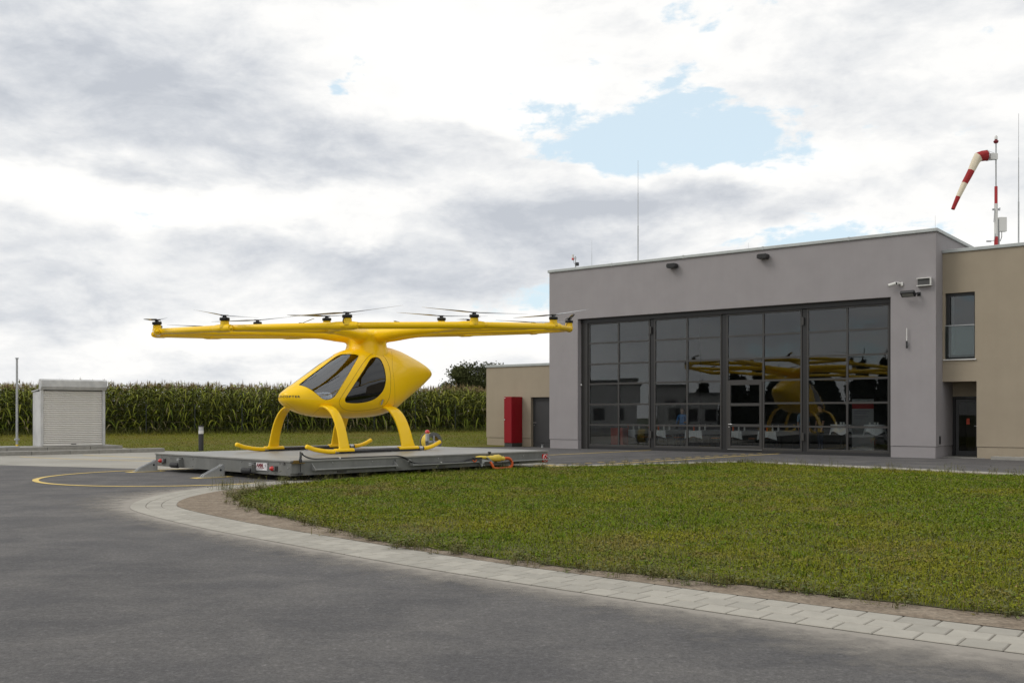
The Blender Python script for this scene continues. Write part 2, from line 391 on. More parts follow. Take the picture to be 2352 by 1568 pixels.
turf = [(16, -1), (9.5, 2.4), (6.2, 4.9), (3.61, 7.02), (1.96, 8.25), (.68, 9.18), (-.4, 10.15), (-1.49, 11.24), (-3.3, 13.99), (-4.35, 15.9), (-4.75, 17.4), (-4.72, 19.1), (-3.95, 21.3), (-1.85, 24.5), (-.15, 25.7), (1.1, 26.4), (2.7, 27.05), (4.4, 27.9), (6.55, 28.75), (7.2, 28.2), (9.35, 25.4), (11.6, 22.9), (17.2, 15.6), (25, 5)]
turfj = jitter_poly(turf, .05)
sheet('turf', [tuple(p) for p in turfj], .020, M_turf)
# paving strips
def strip_pavers(P, label_base):
    P = np.array(P); seg = np.linalg.norm(np.diff(P, axis=0), axis=1); cum = np.r_[0, np.cumsum(seg)]; Ln = cum[-1]
    T = np.gradient(P, axis=0); T /= np.linalg.norm(T, axis=1)[:, None]; Nn = np.stack([T[:, 1], -T[:, 0]], 1)
    out = []; cw = SW/3; pl = .262
    for c in range(3):
        s = -(c % 2)*pl/2
        while s+pl < Ln:
            a, b = max(s, 0)+.0045, s+pl-.0045
            if b-a > .05:
                q = []
                for (ss, dd) in ((a, c*cw+(.0045 if c else 0)), (b, c*cw+(.0045 if c else 0)), (b, (c+1)*cw-.0045), (a, (c+1)*cw-.0045)):
                    p = np.array([np.interp(ss, cum, P[:, 0]), np.interp(ss, cum, P[:, 1])]); n = np.array([np.interp(ss, cum, Nn[:, 0]), np.interp(ss, cum, Nn[:, 1])]); q.append(p+n*dd)
                out.append(q)
            s += pl
    return out
def band(P, z, w): 
    a = np.array(P); b = offset_line(P, w); mb = MB(); n = len(a); mb.v = [(x, y, z) for x, y in a]+[(x, y, z) for x, y in b]; mb.f = [(i, n+i, n+i+1, i+1) for i in range(n-1)]; return mb
strip_front = band(front_edge, .008, SW).build('paving_strip', M_joint); strip_front['kind'] = 'structure'
strip_far = band(far_edge, .008, SW).build('paving_strip', M_joint); strip_far['kind'] = 'structure'
PAV = [(q, strip_front) for q in strip_pavers(front_edge, '')]+[(q, strip_far) for q in strip_pavers(far_edge, '')]
tones = [mat('paver_%s' % n, tuple(c*k for c in (.340, .320, .276)), .85, var=.10, vscale=8, bump=.25, bscale=140) for n, k in (('light', 1.06), ('mid', 1.0), ('warm', .95), ('dark', .90))]
def paver_mb(mb, q, h):
    c = sum(q)/4; b = len(mb.v); e = .006
    for z, k in ((.006, 0), (h-e, 0), (h, e)):
        for p in q: d = c-p; d = d/np.linalg.norm(d); mb.v.append((*(p+d*k*1.4), z))
    for r in range(2):
        for j in range(4): mb.f.append((b+r*4+j, b+r*4+(j+1) % 4, b+r*4+4+(j+1) % 4, b+r*4+4+j))
    mb.f.append((b+8, b+9, b+10, b+11))
def vis_key(it):
    c = sum(it[0])/4; d = math.hypot(*c); ok = c[1] > 3 and abs(c[0]) < .56*c[1]+.3
    return (0 if ok else 1, d)
PAV.sort(key=vis_key)
rest = {}
for i, (q, par) in enumerate(PAV):
    h = .013+rng.uniform(-.001, .001)
    cnt = rest.setdefault((par.name, 'n'), [0])
    if cnt[0] < 300 and vis_key((q, par))[0] == 0:
        mb = MB(); paver_mb(mb, q, h); mb.build('paver', random.choice(tones), par); cnt[0] += 1
    else:
        mb = rest.setdefault(par.name, (MB(), par))[0]; paver_mb(mb, q, h)
for k, x in rest.items():
    if isinstance(x, tuple):
        o = x[0].build('paving', tones[1], x[1]); o['kind'] = 'stuff'
# pale grit swept against the strip's edge
def dust_mat():
    m = bpy.data.materials.new('grit'); m.use_nodes = True; nt = m.node_tree; N = nt.nodes; L = nt.links; b = N['Principled BSDF']
    b.inputs['Base Color'].default_value = (.30, .275, .24, 1); b.inputs['Roughness'].default_value = .95
    at = N.new('ShaderNodeAttribute'); at.attribute_name = 'tint'; tc = N.new('ShaderNodeTexCoord'); nz = N.new('ShaderNodeTexNoise'); L.new(tc.outputs['Object'], nz.inputs['Vector']); nz.inputs['Scale'].default_value = 3.5; nz.inputs['Detail'].default_value = 8; nz.inputs['Roughness'].default_value = .72
    ad = N.new('ShaderNodeMath'); ad.operation = 'ADD'; L.new(nz.outputs['Fac'], ad.inputs[0]); L.new(at.outputs['Fac'], ad.inputs[1])
    mr = N.new('ShaderNodeMapRange'); L.new(ad.outputs[0], mr.inputs[0]); mr.inputs[1].default_value = .78; mr.inputs[2].default_value = 1.35; mr.inputs[4].default_value = .9
    L.new(mr.outputs[0], b.inputs['Alpha']); return m
def grit(P, w, k=1.0):
    rows = [(0, 1.0), (.12, .72), (.35, .42), (.7, .22), (1, 0)]; V = []; T = []; n = len(P)
    for f, t in rows:
        T_ = np.gradient(P, axis=0); T_ /= np.linalg.norm(T_, axis=1)[:, None]; q = P-np.stack([T_[:, 1], -T_[:, 0]], 1)*(w*f*(1+1.3*np.exp(-((P[:, 1]-17.2)/1.9)**2)+.9*np.exp(-((P[:, 0]-3.5)/1.6)**2)))[:, None]; V += [(x, y, .0035) for x, y in q]; T += [(t*k,)*3]*n
    F = [((r+1)*n+i, (r+1)*n+i+1, r*n+i+1, r*n+i) for r in range(len(rows)-1) for i in range(n-1)]
    return np_mesh('grit', np.array(V), np.array(F), MD, np.array(T))
MD = dust_mat()
o = link('grit', grit(front_edge, 1.0)); tag(o, kind='stuff', label='pale sandy grit lying along the paving strip', cat='grit')

# painted lines
def line(path, w, label, z=.0075):
    return tag(ribbon(path, w, z).build('road_marking', M_yellowline), kind='structure')
cc = np.array([-7.5, 22.9])
arc = [cc+np.array([math.cos(t), math.sin(t)])*np.array([3.12, 3.15]) for t in np.linspace(R(-20), R(-255), 60)]
line(arc, .13, '')
line([(-4.1, 22.75), (-1.5, 25.1), (-.2, 26.05), (1.45, 27.0), (10.2, 36.4)], .13, '')
line([(1.3, 34.6), (5.6, 39.2)], .12, '')
for k in range(22):
    a = np.array([.9, 27.6])+(np.array([9.6, 36.7])-np.array([.9, 27.6]))*(k/22+.004); b = a+(np.array([8.7, 9.1])/22)*.55
    line([a, b], .09, '')
line([(1.5, 27.15), (.62, 27.75)], .2, ''); line([(.6, 27.3), (1.2, 27.95)], .16, '', .011)
line([(-16.4, 33.2), (-14, 31.5), (-10.6, 30.0), (-8.8, 29.4)], .10, ''); line([(-14.9, 34.6), (-12.2, 32.6), (-9.6, 31.2), (-8.0, 30.6)], .10, '')
for a, b in (((1.5, 30.7), (8.3, 37.2)), ((.8, 27.95), (9.4, 36.9))):
    tag(ribbon([a, b], .06, .0072).build('floor_rail', M_rubber), kind='structure')
# ------------------------------------------------------------------ lawn behind, rising to the maize
CORN0 = np.array([-62.0, 35.4]); CORN1 = np.array([8.0, 63.5])
def corn_line(x): return 60.8+(x+1.0)*.412 if x < -1 else 60.8+(x+1)*.35
def lawn_front(x): return float(np.interp(x, [-70, -19.6, -17, -13.4, -9.2, -2.9, -2.0, 0], [44, 41.3, 42.5, 38.4, 36.4, 42.7, 42.4, 43.2]))
xs = np.linspace(-62, 7, 100); rows = np.linspace(0, 1, 12)
def lawn_z(x, y):
    f0 = lawn_front(x); f1 = corn_line(x); k = min(max((y-f0)/max(f1-f0, .1), 0), 1); return .01+.40*(k**1.25)
def corn_y0(x): return max(corn_line(x), lawn_front(x)+.4)
V = []; F = []
for x in xs:
    f0 = lawn_front(x); f1 = corn_y0(x)+14
    for r in rows: y = f0+(f1-f0)*r; V.append((x, y, lawn_z(x, y)))
n = len(rows)
for i in range(len(xs)-1):
    for j in range(n-1): F.append((i*n+j, (i+1)*n+j, (i+1)*n+j+1, i*n+j+1))
me = bpy.data.meshes.new('lawn'); me.from_pydata(V, [], F); me.shade_smooth()
M_lawn = mat('lawn_green', (.105, .108, .016), .95, var=.22, vscale=2.2, bump=.5, bscale=18, stain=((.125, .100, .025), .7), sscale=.35, spec=.1); me.materials.append(M_lawn)
tag(link('lawn', me), kind='structure')

# ------------------------------------------------------------------ hangar
hangar = thing('hangar', 'grey rendered hangar with a wide glazed folding door', 'hangar', hp(0, 0), HROT)
W, D, HT = 15.41, 13.0, 7.32; O0, O1, OT, PL = 1.43, 13.98, 5.31, .38
def wall_piece(mb, x0, x1, z0, z1, y0=0, y1=.5): mb.box(x0, x1, y0, y1, z0, z1)
mb = MB()
mb.box(0, O0, 0, .5, PL, HT-.002); mb.box(O1, W, 0, .5, PL, HT-.002); mb.box(O0, O1, .0, .5, OT, HT-.002)
mb.build('front_wall', M_plaster, hangar)
MB().box(.02, O0, .02, .5, -.05, PL-.012).build('plinth', M_plaster, hangar); MB().box(O1, W-.02, .02, .5, -.05, PL-.012).build('plinth', M_plaster, hangar)
mb = MB(); mb.box(W-.4, W, .5, D, PL, HT-.002); mb.build('side_wall', M_plaster, hangar)
mb = MB(); mb.box(W-.4, W-.02, .5, D, -.05, PL-.012); mb.build('plinth', M_plaster, hangar)
mb = MB(); mb.box(0, .4, .5, D, -.05, HT-.002); mb.build('side_wall', M_plaster, hangar)
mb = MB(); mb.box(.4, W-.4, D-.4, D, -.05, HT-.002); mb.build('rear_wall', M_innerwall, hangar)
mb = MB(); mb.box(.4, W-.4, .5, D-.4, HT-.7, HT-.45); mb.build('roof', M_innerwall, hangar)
mb = MB(); mb.box(-.06, W+.06, -.06, .56, HT, HT+.11); mb.box(W-.46, W+.06, .56, D+.06, HT, HT+.11); mb.box(-.06, .46, .56, D+.06, HT, HT+.11); mb.box(.46, W-.46, D-.46, D+.06, HT, HT+.11)
cop = mb.build('coping', M_zinc, hangar, bevel=.012)
for x in (3.1, 6.3, 9.5, 12.6):
    MB().box(x-.03, x+.03, -.066, .3, HT-.004, HT+.117).build('coping_joint', M_zinc, cop)
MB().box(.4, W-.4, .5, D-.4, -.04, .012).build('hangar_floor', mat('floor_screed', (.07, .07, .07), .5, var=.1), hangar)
# glazed folding door, four leaves
DY = .30
MB().box(O0+.002, O1-.002, .24, .46, 5.14, OT-.002).build('door_head', M_black, hangar)
MB().box(O0+.002, 1.74, .26, .46, .0, 5.14).build('door_jamb', M_frame, hangar)
MB().box(O1-.115, O1-.002, .26, .46, .0, 5.14).build('door_jamb', M_frame, hangar)
MB().box(O0+.002, O1-.002, .30, .40, .0, .11).build('threshold_seal', M_rubber, hangar)
rowz = [.165, .985, 1.815, 2.645, 3.45, 4.30, 5.11]
leafx = [(1.756, 4.646), (4.835, 7.71), (7.908, 10.812), (10.994, 13.846)]
def bars(mb, x0, x1, zs, xm, fw=.06, bw=.03, y0=DY, y1=DY+.07):
    mb.box(x0, x0+fw, y0, y1, zs[0]-.06, zs[-1]+.03); mb.box(x1-fw, x1, y0, y1, zs[0]-.06, zs[-1]+.03)
    mb.box(x0+fw, x1-fw, y0+.002, y1-.002, zs[0]-.06, zs[0]+.03); mb.box(x0+fw, x1-fw, y0+.002, y1-.002, zs[-1]-.04, zs[-1]+.03)
pane_mesh = {}
def pane(x0, x1, z0, z1, parent, m=M_glassdoor, y=DY+.04, tilt=True):
    """one sheet of glass, each a hair out of true"""
    w, h = x1-x0, z1-z0; key = (round(w, 3), round(h, 3), m.name)
    if key not in pane_mesh: pane_mesh[key] = MB().box(-w/2, w/2, -.004, .004, -h/2, h/2).mesh('pane', m)
    o = link('pane', pane_mesh[key], parent); o.location = ((x0+x1)/2, y, (z0+z1)/2)
    if tilt: o.rotation_euler = (R(rng.normal()*.12), 0, R(rng.normal()*.12))
    return o
for li, (x0, x1) in enumerate(leafx):
    xm = (x0+x1)/2; mb = MB(); bars(mb, x0, x1, rowz, xm)
    leaf = mb.build('door_leaf', M_frame, hangar, bevel=.006)
    wick = li == 2
    mb = MB(); mb.box(xm-.035, xm+.035, DY+.004, DY+.066, rowz[0]+.03, rowz[-1]-.04); mb.build('mullion', M_frame, leaf)
    for ri in range(1, 6):
        for c in (0, 1):
            if wick and c == 0 and ri in (1, 2): continue
            a, b = (x0+.06, xm-.035) if c == 0 else (xm+.035, x1-.06)
            MB().box(a, b, DY+.006, DY+.064, rowz[ri]-.035, rowz[ri]+.035).build('glazing_bar', M_frame, leaf)
    for ri in range(6):
        for c in (0, 1):
            if wick and c == 0 and ri < 3: continue
            a, b = (x0+.06, xm-.035) if c == 0 else (xm+.035, x1-.06)
            pane(a, b, rowz[ri]+.03, rowz[ri+1]-.03, leaf)
    if wick:
        a, b = x0+.07, xm-.045; mb = MB(); z0, z1 = .14, 2.60
        mb.box(a, a+.10, DY-.02, DY+.05, z0, z1); mb.box(b-.10, b, DY-.02, DY+.05, z0, z1)
        for zz in ((z0, z0+.12), (.95, 1.05), (1.72, 1.82), (z1-.11, z1)): mb.box(a+.10, b-.10, DY-.018, DY+.048, *zz)
        mb.build('wicket_door', M_frame, leaf, bevel=.005)
        MB().box(a-.01, b+.01, DY-.03, DY-.021, .115, .135).build('drip_rail', M_steel, leaf)
        for z0_, z1_ in ((.26, .95), (1.05, 1.72), (1.82, 2.49)): pane(a+.10, b-.10, z0_, z1_, leaf, tilt=False)
        h = MB(); h.cyl((a+.05, DY-.02, 1.05), (a+.05, DY-.075, 1.05), .02); h.cyl((a+.05, DY-.07, 1.05), (a+.19, DY-.07, 1.05), .013); h.build('handle', M_steel, leaf, auto=.6); MB().cyl((a+.05, DY-.0205, .95), (a+.05, DY-.04, .95), .024).build('lock', M_steel, leaf, auto=.6)
    if li in (0, 2):
        for z in (.62, 4.7):
            MB().box(x1+.01, x1+.085, DY-.05, DY+.02, z-.14, z+.14).build('hinge', M_frame, leaf, bevel=.008)
for x0, x1 in ((4.646, 4.835), (7.71, 7.908), (10.812, 10.994)):
    MB().box(x0+.01, x1-.01, DY+.03, DY+.09, .10, 5.12).build('door_gasket', M_black, hangar)
for z in (.84, .36):
    tag(put(MB().box(0, .10, -.07, .07, -.06, .06).build('door_buffer', M_black, bevel=.01), hp(O0, .35, z), HROT), 'black rubber buffer on the side of the hangar doorway, %s' % ('upper of two' if z > .5 else 'lower of two, nearest the ground'), 'buffer')
tag(put(MB().lathe([(.0, -.03), (.035, -.03), (.04, .01), (.0, .05)], 12).build('wall_sensor', M_white, auto=.7), hp(O0+.04, .2, 2.62), HROT), 'tiny white sensor on the reveal of the hangar doorway', 'sensor')

# ------------------------------------------------------------------ annex at the left end
SB = .76
annex = thing('annex', 'low beige rendered annex with a grey metal door', 'building', hp(-4.05, SB), HROT)
def beige_wall(x0, x1, z0, z1, parent, y0=0, y1=.4, name='wall'): return MB().box(x0, x1, y0, y1, z0, z1).build(name, M_beige, parent)
AW = 4.05; AH = 3.50; d0, d1 = 2.50, 3.90
mb = MB(); mb.box(0, d0, 0, .4, PL, AH); mb.box(d0, AW-.002, 0, .4, 2.15, AH); mb.box(d1, AW-.002, 0, .4, -.05, 2.15); mb.build('front_wall', M_beige, annex)
MB().box(.02, d0, .02, .4, -.05, PL-.012).build('plinth', M_beige, annex)
MB().box(0, .4, .4, 8, PL, AH).build('side_wall', M_beige, annex); MB().box(.02, .4, .4, 8, -.05, PL-.012).build('plinth', M_beige, annex)
MB().box(.4, AW-.002, 7.6, 8, -.05, AH).build('rear_wall', M_beige, annex)
MB().box(.4, AW-.002, .4, 7.6, AH-.3, AH-.05).build('roof', M_zinc, annex)
mb = MB(); mb.box(-.05, AW-.002, -.05, .45, AH+.002, AH+.11); mb.box(-.05, .45, .45, 8.05, AH+.002, AH+.11); mb.build('coping', M_zinc, annex, bevel=.01)
dr = MB().box(d0+.002, d1-.002, .17, .23, 0, 2.148).build('door', mat('door_grey', (.040, .040, .041), .5, .1, var=.06), annex)
mb = MB(); mb.box(d0+.10, d1-.1, .158, .169, .18, .19); mb.box(d0+.10, d1-.1, .158, .169, 2.0, 2.01); mb.box(d0+.10, d0+.11, .158, .169, .191, 1.999); mb.build('door_panel', mat('door_groove', (.02, .02, .02), .6), dr)
h = MB(); h.cyl((d0+.07, .168, 1.05), (d0+.07, .11, 1.05), .018); h.cyl((d0+.07, .115, 1.05), (d0+.2, .115, 1.05), .012); h.build('handle', M_steel, dr, auto=.6); MB().cyl((d0+.07, .168, .94), (d0+.07, .15, .94), .022).build('lock', M_steel, dr, auto=.6)
MB().cyl((d0+.5, .168, .08), (d0+.5, .14, .08), .02).build('door_stop', M_steel, dr)
# red hose cabinet
cab = thing('hose_cabinet', 'tall red metal cabinet on a dark base by the annex wall', 'cabinet', hp(-2.43, .01), HROT)
MB().box(0, .43, 0, .73, .17, 2.17).build('body', M_red, cab, bevel=.008)
MB().box(.008, .422, .010, .72, 0, .168).build('base', M_frame, cab)
dco = MB().box(.012, .418, -.022, -.003, .19, 2.15).build('door', M_red, cab, bevel=.005)
MB().cyl((.05, -.023, 1.18), (.05, -.045, 1.18), .028).build('lock', M_steel, dco)
MB().box(.03, .09, -.0255, -.0235, 2.10, 2.125).build('label', M_signwhite, dco)
# small metal cup by the annex door
tag(put(MB().lathe([(.0, 0), (.05, 0), (.05, .06), (.035, .065), (.035, .10), (.07, .14), (.0, .14)], 14).build('boot_scraper', M_galv, auto=.6), hp(-.55, .25), HROT), 'small galvanised cup-shaped fitting on the ground by the annex door', 'fitting')

# ------------------------------------------------------------------ right wing
wing = thing('office_wing', 'tall beige wing with a narrow window above a recessed doorway', 'building', hp(W, SB), HROT)
WH = 6.70; WW = 13.0; wx0, wx1, wz0, wz1 = .08, .995, 3.22, 5.38; rx1, rz1 = 1.045, 2.49
mb = MB()
mb.box(.002, wx0, 0, .4, rz1, WH); mb.box(wx0, wx1, 0, .4, wz1, WH); mb.box(wx0, wx1, 0, .4, rz1, wz0-.04); mb.box(wx1, rx1, 0, .4, rz1, WH); mb.box(rx1, WW, 0, .4, PL, WH)
mb.build('front_wall', M_beige, wing)
MB().box(rx1+.01, WW, .02, .4, -.05, PL-.012).build('plinth', M_beige, wing)
mb = MB(); mb.box(rx1, rx1+.4, .4, 3.2, PL, 3.0); mb.build('recess_wall', M_beige, wing)
MB().box(rx1+.01, rx1+.4, .4, 3.2, -.05, PL-.012).build('plinth', M_beige, wing)
MB().box(.002, rx1, .4, 3.2, rz1+.001, rz1+.3).build('recess_ceiling', M_beige, wing)
MB().box(.002, rx1-.002, 1.25, 1.42, 2.02, rz1-.001).build('recess_wall', M_beige, wing)
MB().box(.002, WW, .4, 9, WH-.4, WH-.1).build('roof', M_zinc, wing)
mb = MB(); mb.box(.002, WW, 8.6, 9, 0, WH); mb.box(WW-.4, WW, .4, 8.6, 0, WH); mb.build('rear_wall', M_beige, wing)
MB().box(.002, WW+.05, -.05, .45, WH+.002, WH+.11).build('coping', M_zinc, wing, bevel=.01)
MB().box(.002, 1.3, .0, 3.2, -.03, .02).build('doorstep', M_kerb, wing)
# doorway: open dark frame with glazed leaf, seen into a dark hall
ed = MB(); ed.box(.004, .08, 1.24, 1.34, .02, 2.018); ed.box(rx1-.08, rx1-.003, 1.24, 1.34, .02, 2.018); ed.box(.08, rx1-.08, 1.24, 1.34, 1.95, 2.018)
e0 = ed.build('entrance_door', M_black, wing)
lf = MB(); lf.box(0, .10, 0, .06, 0, 1.9); lf.box(.62, .72, 0, .06, 0, 1.9); lf.box(.10, .62, .002, .058, 0, .16); lf.box(.10, .62, .002, .058, 1.78, 1.9)
lo = lf.build('door_leaf', M_black, e0); lo.location = (.09, 1.28, .03); lo.rotation_euler = (0, 0, R(8))
pl_ = MB().box(.10, .62, .025, .035, .16, 1.78).build('pane', glass_mat('entrance_glass', 1.25, (.72, .72, .68)), lo)
hb = MB(); hb.cyl((.67, 0, 1.0), (.67, -.05, 1.0), .014); hb.cyl((.67, -.045, 1.0), (.57, -.045, 1.0), .011); hb.build('handle', M_steel, lo, auto=.6)
MB().box(.33, .43, .02, .024, 1.05, 1.25).build('notice', mat('notice_red', (.5, .06, .02), .6), lo)
MB().box(.002, 3.5, 3.2, 3.3, 0, 3.0).build('hall_wall', M_innerwall, wing)
MB().box(.002, 1.5, 3.05, 3.19, .02, 2.4).build('hall_panel', mat('hall_curtain', (.16, .15, .11), .8), wing)
# window
wf = MB(); y0, y1 = .12, .20
wf.box(wx0+.001, wx0+.11, y0, y1, wz0, wz1-.001); wf.box(wx1-.05, wx1-.001, y0, y1, wz0, wz1-.001); wf.box(wx0+.11, wx1-.05, y0, y1, wz0, wz0+.14); wf.box(wx0+.11, wx1-.05, y0, y1, wz1-.10, wz1-.001)
win = wf.build('window', M_black, wing, bevel=.006)
MB().box(wx0+.11, wx1-.05, .155, .165, wz0+.14, wz1-.10).build('pane', M_glasswin, win)
MB().box(wx0+.12, wx1-.05, .6, .62, wz0, wz1).build('blind', M_innerwall, win)
MB().box(wx0+.125, wx0+.22, .25, .30, wz0+.1, wz1-.12).build('curtain', M_pale, win)
MB().box(wx0-.05, wx1+.04, -.06, .12, wz0-.038, wz0-.002).build('sill', M_white, win)
MB().box(wx0+.012, wx1-.012, -.01, .008, wz0+.06, wz0+1.08).build('balustrade_glass', M_rail_glass, win)
MB().box(wx0+.012, wx1-.012, -.016, .014, wz0+1.082, wz0+1.11).build('balustrade_rail', M_galv, win)
tag(put(MB().box(0, .03, -.05, .05, -.13, .13).build('door_switch', M_black, bevel=.008), hp(W+.001, .42, .58), HROT), 'small black switch plate low on the grey wall beside the recessed doorway', 'switch')
# pebble strip and kerb under the wing
for i in range(8):
    kx = 1.6+i*1.0
    MB().box(kx+.006, kx+.994, -.62, -.50, -.05, .10).build('kerb_stone', M_kerb, wing, bevel=.008)
MB().box(1.6, 9.6, -.49, -.02, -.05, .075).build('gravel_bed', M_joint, wing)
sp = [(random.uniform(1.6, 9.5), random.uniform(-.47, -.04)) for _ in range(900)]; mb = MB()
for x, y in sp:
    r = random.uniform(.02, .042); a = random.uniform(0, 6.28)
    mb.loft([[(x+r*f*math.cos(a+k*1.257), y+r*.8*f*math.sin(a+k*1.257), .07+z*r) for k in range(5)] for f, z in ((.7, -.3), (1, .15), (.5, .6))])
o = mb.build('pebbles', M_stone, wing, smooth=True); o['kind'] = 'stuff'

# ------------------------------------------------------------------ fittings on the walls and roofs
for t, z, lab in ((5.89, 7.06, 'black box spotlight high on the grey wall above the hangar door, nearer the annex'), (9.56, 7.06, 'black box spotlight high on the grey wall above the hangar door, nearer the window')):
    f = thing('wall_spotlight', lab, 'spotlight', hp(t, 0, z), HROT, 'box spotlights above the hangar door')
    mb = MB(); mb.prism([(-.19, -.05), (-.14, -.09), (.14, -.09), (.19, -.05), (.19, .05), (.14, .09), (-.14, .09), (-.19, .05)], 'y', -.30, -.03); mb.build('housing', M_black, f, bevel=.012)
    MB().box(-.15, .15, -.306, -.301, -.065, .065).build('lens', M_rubber, f); MB().box(-.06, .06, -.03, .0, -.06, .06).build('bracket', M_black, f)
f = thing('security_camera', 'white bullet camera on the grey wall above the hangar door corner', 'camera', hp(14.19, 0, 5.70), HROT)
MB().box(.12, .20, -.05, 0, -.06, .06).build('mount', M_white, f, bevel=.01)
MB().cyl((.12, -.06, .02), (-.02, -.12, .01), .028, .03).build('arm', M_white, f, auto=.6)
MB().cyl((.0, -.14, .03), (-.22, -.20, -.04), .052, .058, 16).build('housing', M_white, f, auto=.6)
MB().cyl((-.221, -.2005, -.0405), (-.226, -.2015, -.042), .04, .04, 14).build('lens', M_black, f)
MB().cyl((.06, -.05, .03), (.03, -.16, .02), .05, .05, 14).build('second_lens', M_white, f, auto=.6); MB().cyl((.029, -.163, .02), (.0285, -.166, .02), .036, .036, 12).build('lens', M_black, f)
f = thing('loudspeaker', 'white square loudspeaker box on the grey wall corner', 'loudspeaker', hp(15.07, 0, 5.71), HROT)
mb = MB(); mb.box(-.22, .22, -.16, 0, .105, .13); mb.box(-.22, .22, -.16, 0, -.13, -.105); mb.box(.195, .22, -.16, 0, -.105, .105); mb.box(-.22, -.205, -.05, 0, -.105, .105); mb.build('housing', M_white, f)
MB().box(-.20, .194, -.11, -.06, -.104, .104).build('grille', mat('speaker_grille', (.06, .06, .06), .7), f)
f = thing('floodlight', 'black rectangular floodlight on the grey wall', 'floodlight', hp(14.67, 0, 5.34), HROT)
mb = MB(); mb.box(-.23, .23, -.05, .05, -.115, .115); ob = mb.build('housing', M_black, f, bevel=.015); ob.location = (-.05, -.28, 0); ob.rotation_euler = (R(52), 0, R(-6))
lo = MB().box(-.18, .18, -.056, -.051, -.08, .06).build('lens', mat('flood_lens', (.22, .22, .2), .25), ob)
mb = MB(); mb.box(.18, .25, -.25, 0, -.02, .02); mb.box(.16, .27, -.02, 0, -.06, .06); mb.build('bracket', M_black, f)
f = thing('wall_antenna', 'slim white rod antenna with dark base on the grey wall', 'antenna', hp(14.52, -.08, 3.58), HROT)
MB().cyl((0, 0, .25), (0, 0, .66), .017, .014).build('rod', M_white, f, auto=.6); MB().cyl((0, 0, 0), (0, 0, .24), .028).build('base', M_black, f, auto=.6); MB().box(-.03, .03, .0, .08, .08, .2).build('bracket', M_galv, f)
def rod(t, s, z0, h, r, lab, base=.02):
    f = thing('lightning_rod', lab, 'lightning rod', hp(t, s, z0), HROT)
    MB().tube([(0, 0, 0), (0, 0, h*.36), (0, 0, h*.362), (0, 0, h*.68), (0, 0, h*.682), (0, 0, h)], [r*2, r*2, r*1.4, r*1.2, r*.8, r*.5], 6).build('rod', M_galv, f)
    MB().lathe([(0, 0), (base*4, 0), (base*3, .05), (base*1.5, .07), (0, .07)], 10).build('foot', M_galv, f)
rod(4.05, .4, HT+.10, 4.05, .011, 'tall lightning rod standing on the grey hangar roof edge', .03)
rod(1.66, .7, HT-.46, 1.75, .006, 'short thin lightning rod on the hangar roof next to the small signal mast')
rod(8.0, 2.0, HT-.46, 1.15, .006, 'short thin lightning rod behind the middle of the hangar roof edge')
rod(14.85, 2.0, HT-.46, 1.35, .006, 'short thin lightning rod at the hangar roof end beside the beige wing')
rod(17.6, 1.2, WH-.10, 4.4, .012, 'tall lightning rod standing on the roof of the beige wing beside the windsock', .03)
f = thing('signal_mast', 'small mast with a red-banded beacon on the end of the hangar roof', 'mast', hp(.98, .5, HT+.1), HROT)
MB().cyl((0, 0, 0), (0, 0, .56), .022).build('post', M_galv, f); MB().box(-.16, .03, -.02, .02, .46, .5).build('arm', M_galv, f)
be = MB().cyl((-.13, 0, .5), (-.13, 0, .64), .05).build('beacon', M_white, f, auto=.6); MB().cyl((-.13, 0, .42), (-.13, 0, .50), .055).build('beacon_base', M_lampred, be, auto=.6)
MB().box(.02, .14, -.06, .06, .16, .30).build('junction_box', M_black, f, bevel=.01); MB().tube([(-.12, .02, .42), (-.10, .04, .28), (-.02, .04, .22), (.03, .02, .05)], .008, 6).build('cable', M_black, f)

# windsock
MX, MY = 16.87, 34.7
ws = thing('windsock_mast', 'red and white banded mast on the beige wing roof with windsock arm', 'mast', (MX, MY, WH-.1))
zb = WH-.1
def zz(z): return z-zb
MB().cyl((0, 0, zz(6.6)), (0, 0, zz(7.6)), .062).build('lower_band', mat('mast_red', (.42, .02, .025), .5), ws, auto=.6)
MB().cyl((0, 0, zz(7.601)), (0, 0, zz(8.75)), .06).build('middle_band', M_white, ws, auto=.6)
MB().cyl((0, 0, zz(8.751)), (0, 0, zz(9.35)), .052).build('upper_band', mat('mast_red', (.42, .02, .025), .5), ws, auto=.6)
MB().cyl((0, 0, zz(9.351)), (0, 0, zz(10.84)), .024).build('top_pole', M_galv, ws, auto=.6)
MB().cyl((.11, .02, zz(6.6)), (.11, .02, zz(8.2)), .03).build('side_pipe', M_galv, ws, auto=.6)
MB().box(.10, .36, -.05, .10, zz(7.78), zz(8.28)).build('control_box', M_white, ws, bevel=.012)
MB().tube([(.2, 0, zz(7.78)), (.2, 0, zz(7.6)), (.15, 0, zz(7.45)), (.1, 0, zz(7.5))], .012, 6).build('cable', M_black, ws)
mb = MB(); mb.tube([(-.04, -.05, zz(7.7)), (-.1, -.06, zz(7.45)), (-.28, -.06, zz(7.43))], .014, 6); mb.build('crank', M_galv, ws); MB().cyl((-.2, -.06, zz(7.43)), (-.36, -.06, zz(7.43)), .022).build('crank_grip', M_black, ws)
mb = MB(); mb.box(-.12, .12, -.03, .03, zz(8.52), zz(8.58)); mb.cyl((-.1, -.05, zz(8.1)), (-.07, -.05, zz(8.55)), .012); mb.cyl((.10, -.05, zz(8.5)), (.11, -.05, zz(8.6)), .02); mb.build('clamp', M_galv, ws)
MB().box(-.22, .04, -.06, .06, zz(10.28), zz(10.5)).build('swivel_box', M_white, ws, bevel=.01)
for z in (10.62, 10.24): MB().cyl((-.02, 0, zz(10.5 if z > 10.4 else 10.28)), (-.36, 0, zz(z)), .006, .006, 5).build('stay', M_galv, ws)
